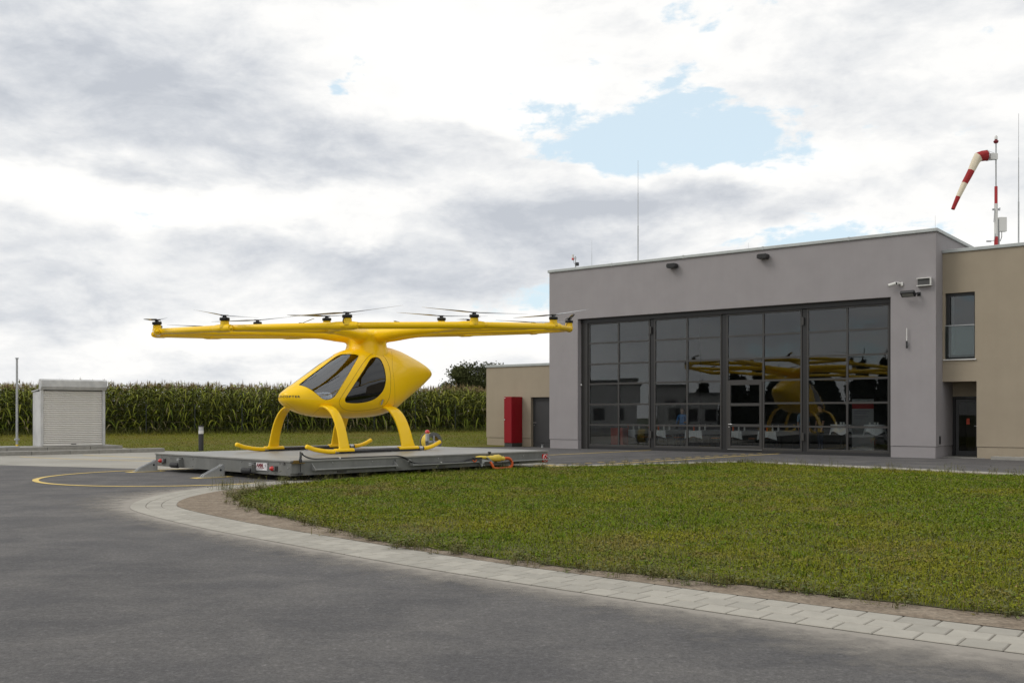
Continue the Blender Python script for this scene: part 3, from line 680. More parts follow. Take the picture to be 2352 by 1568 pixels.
MB().lathe([(0, zz(10.84)), (.06, zz(10.86)), (.09, zz(10.92)), (.05, zz(10.97)), (0, zz(10.98))], 14).build('lamp_base', M_signred, ws, auto=.7); MB().lathe([(0, zz(10.981)), (.05, zz(10.985)), (.05, zz(11.08)), (.02, zz(11.13)), (0, zz(11.14))], 12).build('lamp', M_white, ws, auto=.7)
sock = thing('windsock', 'limp windsock with red and cream bands hanging from the roof mast', 'windsock', (MX-.31, MY, 10.43))
cpts = [(16.56, 10.43, .20), (16.38, 10.41, .205), (16.25, 10.37, .20), (16.17, 10.25, .155), (16.08, 10.06, .15), (16.007, 9.90, .13), (15.90, 9.68, .125), (15.77, 9.456, .115), (15.66, 9.22, .105), (15.55, 8.99, .092), (15.46, 8.78, .08), (15.365, 8.557, .07)]
def sock_ring(i):
    x, z, r = cpts[i]; r *= .90; a = cpts[max(i-1, 0)]; b = cpts[min(i+1, len(cpts)-1)]; t = Vector((b[0]-a[0], 0, b[1]-a[1])).normalized(); n = Vector((t.z, 0, -t.x)); k = 20
    return [Vector((x-(MX-.31), 0, z-10.43))+n*math.cos(2*math.pi*j/k)*r*(1+.06*math.sin(3*j+i*1.7))+Vector((0, 1, 0))*math.sin(2*math.pi*j/k)*r*(1+.08*math.sin(2*j+i)) for j in range(k)]
for i0, i1, m in ((0, 2, M_redsock), (2, 5, M_cream), (5, 7, M_redsock), (7, 9, M_cream), (9, 11, M_redsock)):
    mb = MB(); mb.loft([sock_ring(i) for i in range(i0, i1+1)], False); o = mb.build('sock_band', m, sock, smooth=True); md = o.modifiers.new('sub', 'SUBSURF'); md.levels = 1; md.render_levels = 1
mb = MB(); rg = sock_ring(0); mb.tube(rg+[rg[0]], .012, 6); mb.build('hoop', M_galv, sock)

# ------------------------------------------------------------------ shed with roller shutter, plinth, kerbs
SD = R(40); SO = Vector((-17.1, 36.1))
def sp_(x, y, z=0): return Vector((SO.x+math.cos(SD)*x-math.sin(SD)*y, SO.y+math.sin(SD)*x+math.cos(SD)*y, z))
shed = thing('shutter_shed', 'galvanised metal shed with a closed pale roller shutter', 'shed', sp_(0, 0, .25), SD)
SWd = 2.28
mb = MB(); mb.box(0, .03, .12, 1.0, 0, 2.0); mb.build('side_panel', M_shed, shed); MB().box(SWd-.03, SWd, .12, 1.0, 0, 2.0).build('side_panel', M_shed, shed)
MB().box(.03, SWd-.03, .96, 1.0, 0, 2.0).build('rear_panel', M_shed, shed)
mb = MB(); mb.loft([[(-.04, .14, 2.05), (SWd+.04, .14, 2.05), (SWd+.04, .14, 2.09), (-.04, .14, 2.09)], [(-.04, 1.05, 1.99), (SWd+.04, 1.05, 1.99), (SWd+.04, 1.05, 2.03), (-.04, 1.05, 2.03)]]); mb.build('roof', M_shed, shed)
for x in (0, SWd-.10): MB().box(x, x+.10, -.02, .12, 0, 2.06).build('guide_post', M_shed, shed, bevel=.006)
hd = MB(); hd.prism([(-.20, 2.17), (-.20, 2.40), (-.12, 2.45), (.14, 2.45), (.14, 2.06), (-.08, 2.06)], 'x', -.02, SWd+.02); hd.build('shutter_box', M_shed, shed, bevel=.008)
prof = [(.060, 0), (.030, .014), (.014, .034), (.030, .054), (.060, .068)]
sl = MB(); sl.loft([[(.102, y, z) for y, z in prof]+[(.102, .068, .034)], [(SWd-.102, y, z) for y, z in prof]+[(SWd-.102, .068, .034)]]); slm = sl.mesh('slat', M_slat)
for k in range(28):
    o = link('slat', slm, shed); o.location = (0, rng.normal()*.0015, .11+k*.0685)
bb = MB().box(.102, SWd-.102, .015, .06, .01, .105).build('bottom_bar', M_slat, shed, bevel=.006)
MB().box(1.06, 1.24, .004, .0145, .055, .08).build('handle', M_black, bb)
# kerb plinth tiers in separate stones
def kerb_row(x0, y, n, ln, z0, z1, dpt, lab, grp):
    for i in range(n):
        L_ = ln*(1+.12*((i*7) % 3-1)) if n > 1 else ln
        o = MB().box(.006, L_-.006, 0, dpt, z0, z1+rng.normal()*.003).build('kerb_stone', M_kerb, bevel=.012)
        tag(put(o, sp_(x0, y, 0), SD), lab(i, n), 'kerb stone', grp); x0 += L_
ords = ['first', 'second', 'third', 'fourth', 'fifth', 'sixth', 'seventh', 'eighth', 'ninth', 'tenth', 'eleventh', 'twelfth']
kerb_row(-6.2, -1.55, 9, 1.13, -.05, .14, .5, lambda i, n: 'low grey kerb stone on the concrete apron below the shed, %s from the free end' % ords[n-1-i], 'low kerb stones below the shed')
kerb_row(-6.4, -.55, 7, 1.33, -.05, .247, 1.75, lambda i, n: 'grey concrete plinth stone the shed stands on, %s from the lawn end' % ords[n-1-i], 'plinth stones under the shed')
tag(put(MB().box(0, 2.6, 0, .7, 0, .03).build('cover_plate', M_galv, bevel=.006), sp_(-3.4, -.45, .252), SD), 'flat metal cover plate on the plinth beside the shed', 'cover plate')
f = thing('vent_pole', 'thin galvanised pole with a flange beside the metal shed', 'pole', Vector((-18.2, 36.6, .25)))
MB().cyl((0, 0, .28), (0, 0, 3.2), .042, .036).build('tube', M_galv, f, auto=.6); MB().cyl((0, 0, .22), (0, 0, .279), .09).build('flange', M_galv, f, auto=.6); MB().cyl((0, 0, .06), (0, 0, .219), .04).build('stub', M_galv, f, auto=.6); MB().cyl((0, 0, 0), (0, 0, .059), .042).build('yellow_ring', M_yellow2, f, auto=.6)
MB().lathe([(0, 3.2), (.06, 3.2), (.06, 3.24), (0, 3.25)], 12).build('cap', M_galv, f, auto=.6)
# bollard lamp
f = thing('bollard_lamp', 'dark bollard lamp with a pale light head by the lawn', 'bollard', Vector((-11.9, 38.1, .01)))
MB().cyl((0, 0, 0), (0, 0, .66), .095, .095, 20).build('post', mat('bollard_grey', (.03, .03, .033), .5), f, auto=.6); MB().cyl((0, 0, .661), (0, 0, .78), .096, .096, 20).build('collar', M_white, f, auto=.6)
MB().cyl((0, 0, .781), (0, 0, .93), .09, .09, 20).build('light_head', mat('lamp_glass', (.45, .45, .46), .25), f, auto=.6); MB().cyl((0, 0, .931), (0, 0, .975), .098, .098, 20).build('cap', mat('bollard_grey', (.03, .03, .033), .5), f, auto=.6)
# hose reel behind the platform
f = thing('hose_reel', 'grey hose reel wound with yellow hose standing behind the platform', 'hose reel', Vector((-2.95, 36.2, .004)), R(35))
for y in (-.20, .20):
    mb = MB(); k = 28
    def ring(r, yy, c=None): return [(r*math.cos(2*math.pi*j/k), yy, .42+r*math.sin(2*math.pi*j/k)) for j in range(k)]
    mb.loft([ring(.345, y-.012), ring(.345, y+.012), ring(.22, y+.012), ring(.22, y-.012), ring(.345, y-.012)], False); mb.build('flange', M_plat, f, auto=.6)
    MB().box(-.03, .03, y-.02, y+.02, .19, .65).build('spoke', M_galv, f); MB().box(-.23, .23, y-.019, y+.019, .39, .45).build('spoke', M_galv, f)
mb = MB(); pth = [(.30*math.cos(t), -.17+.34*t/(2*math.pi*9), .42+.30*math.sin(t)) for t in np.linspace(0, 2*math.pi*9, 180)]; mb.tube(pth, .02, 6); mb.build('hose', M_bag, f, smooth=True)
mb = MB(); mb.cyl((-.30, -.28, 0), (0, -.28, .44), .025); mb.cyl((.30, -.28, 0), (0, -.28, .44), .025); mb.cyl((-.30, .28, 0), (0, .28, .44), .025); mb.cyl((.30, .28, 0), (0, .28, .44), .025); mb.cyl((0, -.3, .42), (0, .3, .42), .03); mb.build('stand', M_galv, f)
MB().box(-.36, -.26, -.34, -.22, .45, .72).build('valve_box', M_galv, f, bevel=.01); MB().lathe([(0, 0), (.07, 0), (.09, .05), (.06, .11), (0, .13)], 16, (-.31, -.28, .73)).build('red_cap', M_lampred, f, auto=.8)

# ------------------------------------------------------------------ rolling platform
plat = thing('landing_platform', 'long grey steel helicopter platform on rails', 'platform', pp(0, 0, 0), PANG)
PX, PY = 8.18, 6.12; ZB = .122
mb = MB(); mb.box(.02, PX-.02, .02, PY-.02, ZB, PTOP-.04); mb.build('chassis', M_plat, plat)
MB().box(0, PX, 0, PY, PTOP-.038, PTOP).build('deck', M_deck, plat, bevel=.006)
for x in (1.1, 4.1, 7.1):
    for y in (.9, PY-.9):
        w = MB(); w.cyl((x, y-.08, .11), (x, y+.08, .11), .105, .105, 18); w.build('wheel', M_rubber, plat, auto=.6)
for y in (.9, PY-.9): MB().box(.3, PX-.3, y-.15, y+.15, .15, .21).build('wheel_beam', M_rubber, plat)
# end face (x = 0)
def bolt(p, d):
    q = Vector(p); MB().cyl(q, q+Vector(d)*.016, .017, .013, 8).build('bolt', M_steel, plat)
for y, z in ((5.79, .353), (5.75, .19), (5.3, .35), (4.19, .358), (4.19, .197), (1.97, .369), (.42, .375), (.42, .216), (.88, .37), (.88, .20), (0.10, .29)): bolt((.018, y, z), (-1, 0, 0))
for y in (5.67, .62):
    MB().box(-.004, .0195, y-.12, y+.12, .205, .315).build('lamp_recess', M_frame, plat)
    sgn = 1 if y > 3 else -1
    lb = MB().box(-.045, -.0045, y-.055, y+.055, .225, .305).build('lamp_holder', M_galv, plat, bevel=.006)
    MB().lathe([(.0, .07), (.03, .06), (.048, .03), (.052, 0), (0, 0)], 18).xf(Matrix.Translation((-.05, y+sgn*.02, .263)) @ Matrix.Rotation(R(-90), 4, 'Y')).build('lamp', M_lampred, lb, auto=.8)
for y in (4.88, 1.56):
    sgn = 1
    MB().tube([(-.09, y+.19, .182), (-.09, y+.16, .182), (-.09, y-.16, .182), (-.09, y-.19, .182)], [.05, .066, .066, .05], 16).build('buffer_roller', M_rubber, plat, auto=.7)
    MB().box(-.10, .018, y-.21, y-.195, .15, .34).build('buffer_bracket', M_plat, plat); MB().box(-.012, .018, y-.20, y-.05, .28, .36).build('buffer_slot', M_black, plat)
    for z in (.30, .335): MB().cyl((-.03, y-.2, z), (-.03, y+.02, z), .008, .008, 6).build('pin', M_steel, plat)
# maker's plate on the end face
sg = MB().box(-.006, .0195, .894, 1.324, .202, .364).build('sign_plate', M_signwhite, plat)
def text_mesh(txt, size, m, name, parent, M, ext=.001, bold=0):
    c = bpy.data.curves.new('t', 'FONT'); c.body = txt; c.size = size; c.extrude = ext; c.offset = bold; c.align_x = 'LEFT'
    o = bpy.data.objects.new('t', c); col.objects.link(o); bpy.context.view_layer.update(); me = bake(o); me.transform(M); me.materials.clear(); me.materials.append(m)
    return link(name, me, parent)
FACE0 = Matrix(((0, 0, -1, -.0075), (-1, 0, 0, 0), (0, 1, 0, 0), (0, 0, 0, 1)))       # text plane on x=0, read from outside
text_mesh('AMM', .118, M_signred, 'lettering', sg, Matrix.Translation((0, 1.302, .272)) @ FACE0, bold=.004)
MB().prism([(1.30, .258), (1.23, .252), (1.23, .258)], 'x', -.009, -.0065).build('emblem', M_signred, sg); MB().prism([(1.20, .248), (1.0, .248), (1.0, .264), (1.17, .264), (1.20, .256), (1.29, .256), (1.29, .250)], 'x', -.009, -.0065).build('bar', M_signred, sg)
mb = MB()
for a, b in (((.94, .345), (.955, .325)), ((.955, .325), (.935, .305)), ((.935, .305), (.955, .285)), ((.955, .325), (.975, .315)), ((.935, .305), (.915, .315)), ((.955, .285), (.945, .268))):
    mb.cyl((-.0075, *a), (-.0075, *b), .005, .005, 5)
mb.build('figure_mark', M_signgrey, sg)
mb = MB(); yy = 1.30
for w in (.03, .012, .055, .02, .06):
    mb.box(-.009, -.0065, yy-w, yy, .219, .230); yy -= w+.014
mb.build('small_print', M_signgrey, sg)
MB().prism([(.29, .355), (.20, .355), (.245, .425)], 'x', -.001, .0195).build('warning_triangle', mat('triangle_grey', (.07, .07, .065), .6), plat)
# long side (y = 0): shelf rails, sockets
for x0, x1 in ((.43, 2.85), (3.18, 5.46), (5.96, 8.12)):
    z = .238 if x0 < 5 else .215
    MB().box(x0+.14, x1-.02, -.13, .018, z-.012, z+.012).build('shelf_rail', M_railgrey, plat, bevel=.004)
    mb = MB(); mb.loft([[(x0, .018, z-.02), (x0+.16, -.12, z-.012), (x0+.02, .018, z+.12)], [(x0+.0, .019, z-.02), (x0+.161, -.118, z-.022), (x0+.03, .019, z+.12)]]); 
    mb = MB(); mb.prism([(.018, z-.02), (-.125, z-.02), (-.125, z+.012), (.018, z+.14)], 'x', x0+.125, x0+.139); mb.build('gusset', M_railgrey, plat)
    mb = MB(); mb.prism([(.018, z-.02), (-.125, z-.02), (-.125, z+.012), (.018, z+.11)], 'x', x1-.019, x1-.006); mb.build('gusset', M_railgrey, plat)
for x in (1.35, 4.3, 6.9): MB().box(x-.12, x+.12, -.004, .019, .145, .19).build('side_slot', M_frame, plat)
for x, z in ((1.1, .37), (2.2, .36), (4.2, .36), (7.2, .33)): bolt((x, .018, z), (0, -1, 0))
for x0, x1 in ((.02, .36), (2.86, 3.06)): MB().box(x0, x1, -.02, .018, .17, .385).build('socket_box', M_plat, plat, bevel=.004)
so = MB().box(.03, .32, -.09, -.021, .385, .40).build('socket_shelf', mat('brass_dark', (.16, .10, .02), .4, .4), plat); MB().box(.06, .18, -.075, -.03, .401, .455).build('socket', mat('brass_dark', (.16, .10, .02), .4, .4), so, bevel=.006)
MB().tube([(.218, -.06, .385), (.22, -.06, .3), (.215, -.065, .2)], .01, 6).build('lead', M_black, plat); MB().box(.17, .27, -.09, -.04, .14, .19).build('lead_plug', M_black, plat, bevel=.015)
# prohibition sign at the far end
ps = MB().box(7.94, 8.13, -.002, .0195, .145, .352).build('end_sign', M_lampred, plat)
mb = MB(); rg = [(8.035+.075*math.cos(t), -.006, .25+.088*math.sin(t)) for t in np.linspace(0, 2*math.pi, 32)]; mb.tube(rg, .008, 6); mb.cyl((7.985, -.006, .315), (8.085, -.006, .185), .007, .007, 6); mb.build('ring_mark', M_signwhite, ps)
MB().box(5.90, 5.96, -.03, .03, PTOP-.03, PTOP+.03).build('corner_stop', M_black, plat)
# power cable lying on the platform edge and shelf
cb = thing('power_cable', 'black power cable plugged in at the platform corner and running along its side', 'cable', pp(0, 0, 0), PANG)
P1 = [(.22, -.055, .52), (.24, -.02, .60), (.30, .06, .62), (.42, .14, .55), (.62, .10, PTOP+.02), (1.1, .04, PTOP+.016), (1.8, .03, PTOP+.016), (2.6, .03, PTOP+.016), (2.95, .0, PTOP+.012), (3.1, -.05, .40), (3.35, -.08, .285), (3.7, -.09, .262), (4.4, -.08, .262), (4.9, -.07, .268), (5.1, -.09, .31), (5.3, -.10, .335)]
MB().tube(catmull(P1, 6), .013, 8).build('lead', M_black, cb, smooth=True)
P2 = [(.25, -.05, .50), (.28, -.01, .585), (.36, .09, .60), (.5, .19, .53), (.72, .15, PTOP+.016), (1.2, .085, PTOP+.014), (2.5, .075, PTOP+.014), (2.92, .03, PTOP+.014), (3.08, -.08, .42), (3.38, -.105, .28), (4.0, -.105, .256), (4.9, -.105, .262), (5.15, -.11, .30), (5.32, -.11, .32)]
MB().tube(catmull(P2, 6), .011, 8).build('lead', M_black, cb, smooth=True)
MB().tube([(.22, -.06, .402), (.22, -.06, .46), (.22, -.057, .50), (.22, -.05, .54)], [.036, .036, .022, .014], 12).build('plug', M_black, cb, auto=.7)
MB().box(5.25, 5.55, -.14, -.06, .31, .355).build('inline_box', M_black, cb, bevel=.012)
for p in ((1.3, .03, PTOP+.016), (3.2, -.065, .35), (4.2, -.085, .262)): MB().box(p[0]-.012, p[0]+.012, p[1]-.03, p[1]+.02, p[2]-.02, p[2]+.02).build('cable_tie', M_white, cb)
hs = thing('spiral_hose', 'orange spiral hose on a valve at the platform side with a yellow wrapped end', 'hose', pp(0, 0, 0), PANG)
mb = MB(); mb.box(5.52, 5.60, -.16, .01, .20, .30); mb.cyl((5.56, -.10, .12), (5.56, -.10, .24), .03); mb.cyl((5.52, -.1, .17), (5.66, -.1, .14), .016); mb.cyl((5.6, -.12, .25), (5.78, -.14, .25), .035); mb.build('valve', M_galv, hs, auto=.6)
MB().prism([(5.66, .345), (5.70, .35), (5.92, .215), (5.90, .20), (5.84, .21)], 'y', -.18, -.15).build('valve_plate', M_railgrey, hs)
hp_ = catmull([(5.80, -.16, .23), (5.84, -.19, .15), (5.88, -.2, .085), (5.97, -.2, .055), (6.15, -.2, .05), (6.35, -.2, .052), (6.5, -.2, .075), (6.57, -.19, .15), (6.56, -.17, .23), (6.50, -.15, .285), (6.40, -.13, .30), (6.30, -.12, .29)], 14)
mb = MB(); rr = [(.033 if i < len(hp_)*.40 else .030+.009*(1 if (i % 2) else -.4)) for i in range(len(hp_))]; mb.tube(hp_, rr, 10); mb.build('coil', M_orange, hs, smooth=True)
mb = MB(); bp_ = catmull([(5.70, -.11, .335), (5.80, -.12, .325), (5.92, -.12, .31), (6.05, -.12, .315), (6.17, -.12, .31), (6.23, -.12, .30), (6.30, -.12, .295), (6.37, -.12, .29)], 4); br = np.interp(np.linspace(0, 1, len(bp_)), [0, .12, .3, .5, .66, .74, .86, 1], [.02, .05, .075, .09, .075, .045, .06, .035])
rings = []
for i, p in enumerate(bp_): rings.append([(p[0], p[1]+br[i]*.8*math.cos(2*math.pi*k/14)*(1+.12*math.sin(3*k+i*2)), p[2]+br[i]*math.sin(2*math.pi*k/14)*(1+.10*math.sin(2*k+i*1.3))) for k in range(14)])
mb.loft(rings); mb.build('wrapped_end', M_bag, hs, smooth=True); MB().tube([(5.36, -.1, .35), (5.5, -.1, .355), (5.7, -.11, .34)], [.03, .036, .04], 8).build('yellow_sleeve', M_bag, hs, auto=.8)
MB().tube(catmull([(5.22, -.13, .29), (5.26, -.14, .25), (5.32, -.14, .26), (5.34, -.13, .30)], 5), .012, 6).build('loop', M_orange, hs, smooth=True)
# steel stop brackets bolted to the ground in front of the platform
for y, lab in ((5.78, 'galvanised stop bracket on a yellow ground mark at the platform end nearer the shed'), (2.53, 'galvanised stop bracket on a yellow ground mark at the platform end nearer the paving')):
    f = thing('stop_bracket', lab, 'bracket', pp(0, y, .008), PANG, 'stop brackets at the platform end')
    prof = [(-.66, 0), (-.66, .03), (-.62, .07), (-.21, .255), (-.17, .285), (-.13, .27), (-.115, .24), (-.115, 0)]
    for dy in (-.045, .045):
        o = MB().prism(prof, 'y', dy-.012, dy+.012).build('cheek', M_galv, f, bevel=.004)
        MB().cyl((-.215, dy-.0135, .155), (-.215, dy+.0135, .155), .027, .027, 14).build('pin_hole', M_black, o)
    MB().box(-.70, -.08, -.09, .09, .0, .012).build('foot_plate', M_galv, f)
    for x in (-.6, -.18):
        for dy in (-.075, .075): MB().cyl((x, dy, .012), (x, dy, .03), .012, .012, 8).build('bolt', M_steel, f)
    tag(put(MB().box(-.86, .06, -.16, .16, 0, .004).build('ground_mark', M_yellowline), pp(0, y, .0035), PANG), kind='structure')

# ------------------------------------------------------------------ multicopter
heli = thing('multicopter', 'yellow two-seat electric multicopter with eighteen rotors on a wide ring', 'helicopter', (HC.x, HC.y, PTOP), HEL_ROT)
ZO = PTOP
def pchip(x, X, Y):
    X = np.array(X, float); Y = np.array(Y, float); h = np.diff(X); d = np.diff(Y)/h; m = np.zeros(len(X)); m[0] = d[0]; m[-1] = d[-1]
    for i in range(1, len(X)-1):
        if d[i-1]*d[i] > 0: w1 = 2*h[i]+h[i-1]; w2 = h[i]+2*h[i-1]; m[i] = (w1+w2)/(w1/d[i-1]+w2/d[i])
    k = np.clip(np.searchsorted(X, x)-1, 0, len(h)-1); t = (x-X[k])/h[k]
    return Y[k]*(2*t**3-3*t**2+1)+h[k]*m[k]*(t**3-2*t**2+t)+Y[k+1]*(-2*t**3+3*t**2)+h[k]*m[k+1]*(t**3-t**2)
#      a (fore),  half width, top z, bottom z, height of the widest line
ST = [(1.955, .0, 1.875, 1.865, 1.87, 2.2), (1.947, .10, 1.935, 1.795, 1.865, 2.1), (1.915, .20, 1.975, 1.735, 1.85, 2.05), (1.83, .325, 2.03, 1.672, 1.83, 2.05), (1.62, .485, 2.152, 1.568, 1.80, 2.05), (1.30, .642, 2.345, 1.445, 1.80, 2.05),
      (.90, .771, 2.583, 1.365, 1.837, 2.05), (.40, .87, 2.879, 1.33, 1.917, 2.05), (-.20, .93, 3.157, 1.323, 2.036, 2.05), (-.90, .927, 3.281, 1.348, 2.172, 2.05), (-1.55, .856, 3.296, 1.474, 2.312, 2.05), (-1.95, .745, 3.239, 1.682, 2.428, 2.05), (-2.4, .599, 3.108, 1.926, 2.522, 2.05),
      (-2.85, .458, 2.955, 2.179, 2.585, 2.05), (-3.12, .35, 2.845, 2.355, 2.60, 2.05), (-3.27, .265, 2.765, 2.45, 2.60, 2.05), (-3.35, .19, 2.71, 2.51, 2.60, 2.05), (-3.385, .11, 2.66, 2.55, 2.60, 2.05), (-3.395, .0, 2.605, 2.595, 2.60, 2.05)]
ST = ST[::-1]
def fuselage(inset=0., na=90, nt=72):
    idx = np.linspace(0, 1, na); a0, a1 = ST[0][0], ST[-1][0]
    a = a0+(a1-a0)*(.5-.5*np.cos(np.pi*idx)); a[0] = a0; a[-1] = a1
    X = [s[0] for s in ST]; w = pchip(a, X, [s[1] for s in ST]); zt = pchip(a, X, [s[2] for s in ST]); zbm = pchip(a, X, [s[3] for s in ST]); zm = pchip(a, X, [s[4] for s in ST]); ex = pchip(a, X, [s[5] for s in ST])
    rings = []
    for i in range(1, na-1):
        r = []
        for k in range(nt):
            t = 2*math.pi*k/nt; c, s = math.cos(t), math.sin(t); e = 2/(ex[i] if s > 0 else 2.3)
            y = w[i]*math.copysign(abs(c)**e, c); h = (zt[i]-zm[i]) if s > 0 else (zm[i]-zbm[i]); z = zm[i]+h*math.copysign(abs(s)**e, s)
            r.append((a[i], y, z-ZO))
        rings.append(r)
    mb = MB(); mb.loft(rings, False); n0 = len(mb.v); mb.v += [(a0, 0, zm[0]-ZO), (a1, 0, zm[-1]-ZO)]
    for k in range(nt): mb.f.append((n0, (k+1) % nt, k)); mb.f.append((n0+1, n0-nt+k, n0-nt+(k+1) % nt))
    bm = bmesh.new()
    vs_ = [bm.verts.new(p) for p in mb.v]
    for f_ in mb.f: bm.faces.new([vs_[i] for i in f_])
    bmesh.ops.recalc_face_normals(bm, faces=bm.faces); bm.normal_update()
    if inset:
        for v_, nn in [(v_, v_.normal.copy()) for v_ in bm.verts]: v_.co -= nn*inset
    return bm
def shell(d0, d1):
    """closed shell between two insets of the hull"""
    a = fuselage(d0); b = fuselage(d1); bmesh.ops.reverse_faces(b, faces=b.faces)
    me = bpy.data.meshes.new('shell'); tmp = bpy.data.meshes.new('x'); b.to_mesh(tmp); a.from_mesh(tmp); a.to_mesh(me); a.free(); b.free(); return me
hull_bm = fuselage(0.); hull_tree = BVHTree.FromBMesh(hull_bm); hull_bm.normal_update(); hull_n = [f_.normal.copy() for f_ in hull_bm.faces]
hull_smooth = fuselage(0., 160, 128); hs_bm = hull_smooth; hs_bm.verts.ensure_lookup_table(); hs_bm.normal_update()
from mathutils.kdtree import KDTree
kd = KDTree(len(hs_bm.verts))
for v_ in hs_bm.verts: kd.insert(v_.co, v_.index)
kd.balance()
def hull_normal(p):
    n = Vector((0, 0, 0))
    for co, i, d in kd.find_n(p, 6): n += hs_bm.verts[i].normal/(d+.004)
    return n.normalized()
# outlines on the left side of the hull (fore, left, up); the right side is their mirror image
SLANT = Vector((.67, .742, .02)).normalized()              # the openings are cut along this line
def prism_for(poly, n=5):
    near = []; far = []
    for q in catmull(poly+[poly[0]], n)[:-1]:
        p = Vector(q); near.append(p+SLANT*.9); far.append(p-SLANT*((p.y-.035)/SLANT.y))
    return near, far
def prism_obj(near, far, mirror=False):
    if mirror: near = [Vector((p.x, -p.y, p.z)) for p in near]; far = [Vector((p.x, -p.y, p.z)) for p in far]
    mb = MB(); mb.loft([near, far]); return link('cutter', mb.mesh('cutter', M_yellow))
shield = [(1.576, 0.166, 1.731), (1.202, 0.134, 1.952), (0.691, 0.125, 2.26), (0.305, 0.098, 2.484), (0.121, 0.142, 2.562), (-0.049, 0.291, 2.576), (-0.185, 0.405, 2.559), (-0.183, 0.47, 2.508), (-0.021, 0.553, 2.364), (0.454, 0.695, 1.912), (0.825, 0.765, 1.526), (0.945, 0.758, 1.409), (1.102, 0.709, 1.349), (1.227, 0.667, 1.374), (1.332, 0.603, 1.472), (1.415, 0.5, 1.577), (1.496, 0.365, 1.663)]
dwin = [(0.61, 0.827, 1.355), (0.563, 0.844, 1.452), (0.225, 0.816, 1.818), (-0.17, 0.736, 2.196), (-0.473, 0.633, 2.443), (-0.685, 0.628, 2.509), (-0.787, 0.694, 2.447), (-0.798, 0.82, 2.226), (-0.779, 0.902, 1.962), (-0.732, 0.927, 1.759), (-0.616, 0.927, 1.567), (-0.392, 0.902, 1.395), (-0.114, 0.881, 1.309), (0.203, 0.849, 1.271), (0.469, 0.825, 1.277), (0.579, 0.818, 1.298)]
def hull_cut(base_me, op, objs, name):
    o = link('scratch', base_me); 
    for c in objs:
        md = o.modifiers.new('b', 'BOOLEAN'); md.operation = op; md.object = c; md.solver = 'EXACT'
    bpy.context.view_layer.update(); return bake(o)
def fix_normals(me, outer_eps=.02):
    me.shade_smooth(); cn = []
    for v_ in me.vertices: pass
    lo_n = [None]*len(me.loops)
    for p in me.polygons:
        c = p.center; hn = hull_normal(c); al = abs(p.normal.dot(hn)) > .55; s_ = 1 if p.normal.dot(hn) > 0 else -1
        for li in p.loop_indices:
            lo_n[li] = tuple(hull_normal(me.vertices[me.loops[li].vertex_index].co)*s_) if al else tuple(p.normal)
    me.normals_split_custom_set(lo_n)
pr = [(prism_for(shield), 'windshield'), (prism_for(dwin), 'door_window')]
cuts = []
for (near, far), nm in pr:
    for mir in (False, True): cuts.append((prism_obj(near, far, mir), nm))
hull_me = hull_cut(shell(0, .05), 'DIFFERENCE', [c for c, _ in cuts], 'hull')
hull_me.materials.clear(); hull_me.materials.append(M_yellow); hull_me.materials.append(M_cabin)
fix_normals(hull_me)
for p in hull_me.polygons:
    hn = hull_normal(p.center); p.material_index = 1 if p.normal.dot(hn) < -.3 else 0
hull = link('hull', hull_me, heli); hull['label'] = 'glossy yellow egg-shaped cabin shell'
for c, nm in cuts:
    g = hull_cut(shell(.012, .022), 'INTERSECT', [c], nm); g.materials.clear(); g.materials.append(M_canopy if nm == 'windshield' else M_tail); fix_normals(g)
    link(nm, g, hull)
for c, _ in cuts: bpy.data.objects.remove(c)
def surf_line(pts, r, m, name, mirror=True, n=6, off=0.0):
    for mir in ((1, -1) if mirror else (1,)):
        out = []
        for q in catmull(pts, n):
            p = hull_tree.find_nearest(Vector(q))[0]; p = p+hull_normal(p)*off; out.append((p.x, p.y*mir, p.z))
        if len(out) > 2: MB().tube(out, r, 5).build(name, m, hull, smooth=True)
surf_line([(-0.16, 0.656, 2.306), (-0.241, 0.632, 2.366), (-0.536, 0.552, 2.549), (-0.764, 0.546, 2.611), (-0.93, 0.606, 2.571), (-0.99, 0.746, 2.393), (-0.966, 0.883, 2.068), (-0.935, 0.929, 1.703), (-0.918, 0.875, 1.381), (-0.835, 0.789, 1.216), (-0.579, 0.737, 1.138), (-0.068, 0.702, 1.085), (0.369, 0.689, 1.096), (0.637, 0.727, 1.16), (0.76, 0.772, 1.264), (0.755, 0.801, 1.363), (0.611, 0.811, 1.567), (0.242, 0.75, 1.946), (-0.16, 0.656, 2.306)], .0055, M_seam, 'door_seam')
surf_line([(-1.45, 0.433, 2.715), (-1.133, 0.788, 2.32), (-1.08, 0.912, 1.909), (-1.143, 0.892, 1.505), (-1.3, 0.692, 1.182)], .003, M_seam, 'panel_seam')
surf_line([(1.91, 0.082, 1.253), (1.788, 0.078, 1.178), (1.428, 0.023, 1.056), (1.143, 0.123, 1.002), (1.222, 0.418, 1.075), (1.202, 0.639, 1.236)], .003, M_seam, 'panel_seam')
# gasket round each window
for poly, nm in ((shield, 'gasket'), (dwin, 'gasket')): surf_line(poly+[poly[0]], .006, M_black, nm, n=8, off=-.004)
# door latch
h = hull_tree.find_nearest(Vector((-0.682, 0.853, 1.305)))
if h[0] is not None:
    for mir in (1, -1):
        n_ = hull_normal(h[0]); q = Vector((n_.x, n_.y*mir, n_.z)).to_track_quat('Z', 'X').to_matrix().to_4x4(); T = Matrix.Translation((h[0].x, h[0].y*mir, h[0].z)) @ q
        lt = MB().lathe([(.082, -.004), (.10, .004), (.10, .006), (.08, .002), (0, .002)], 24).xf(T).build('door_latch', M_yellow2, hull, auto=.8); MB().box(-.075, .075, -.022, .022, .003, .018).xf(T).build('latch_handle', M_galv, lt, bevel=.004)
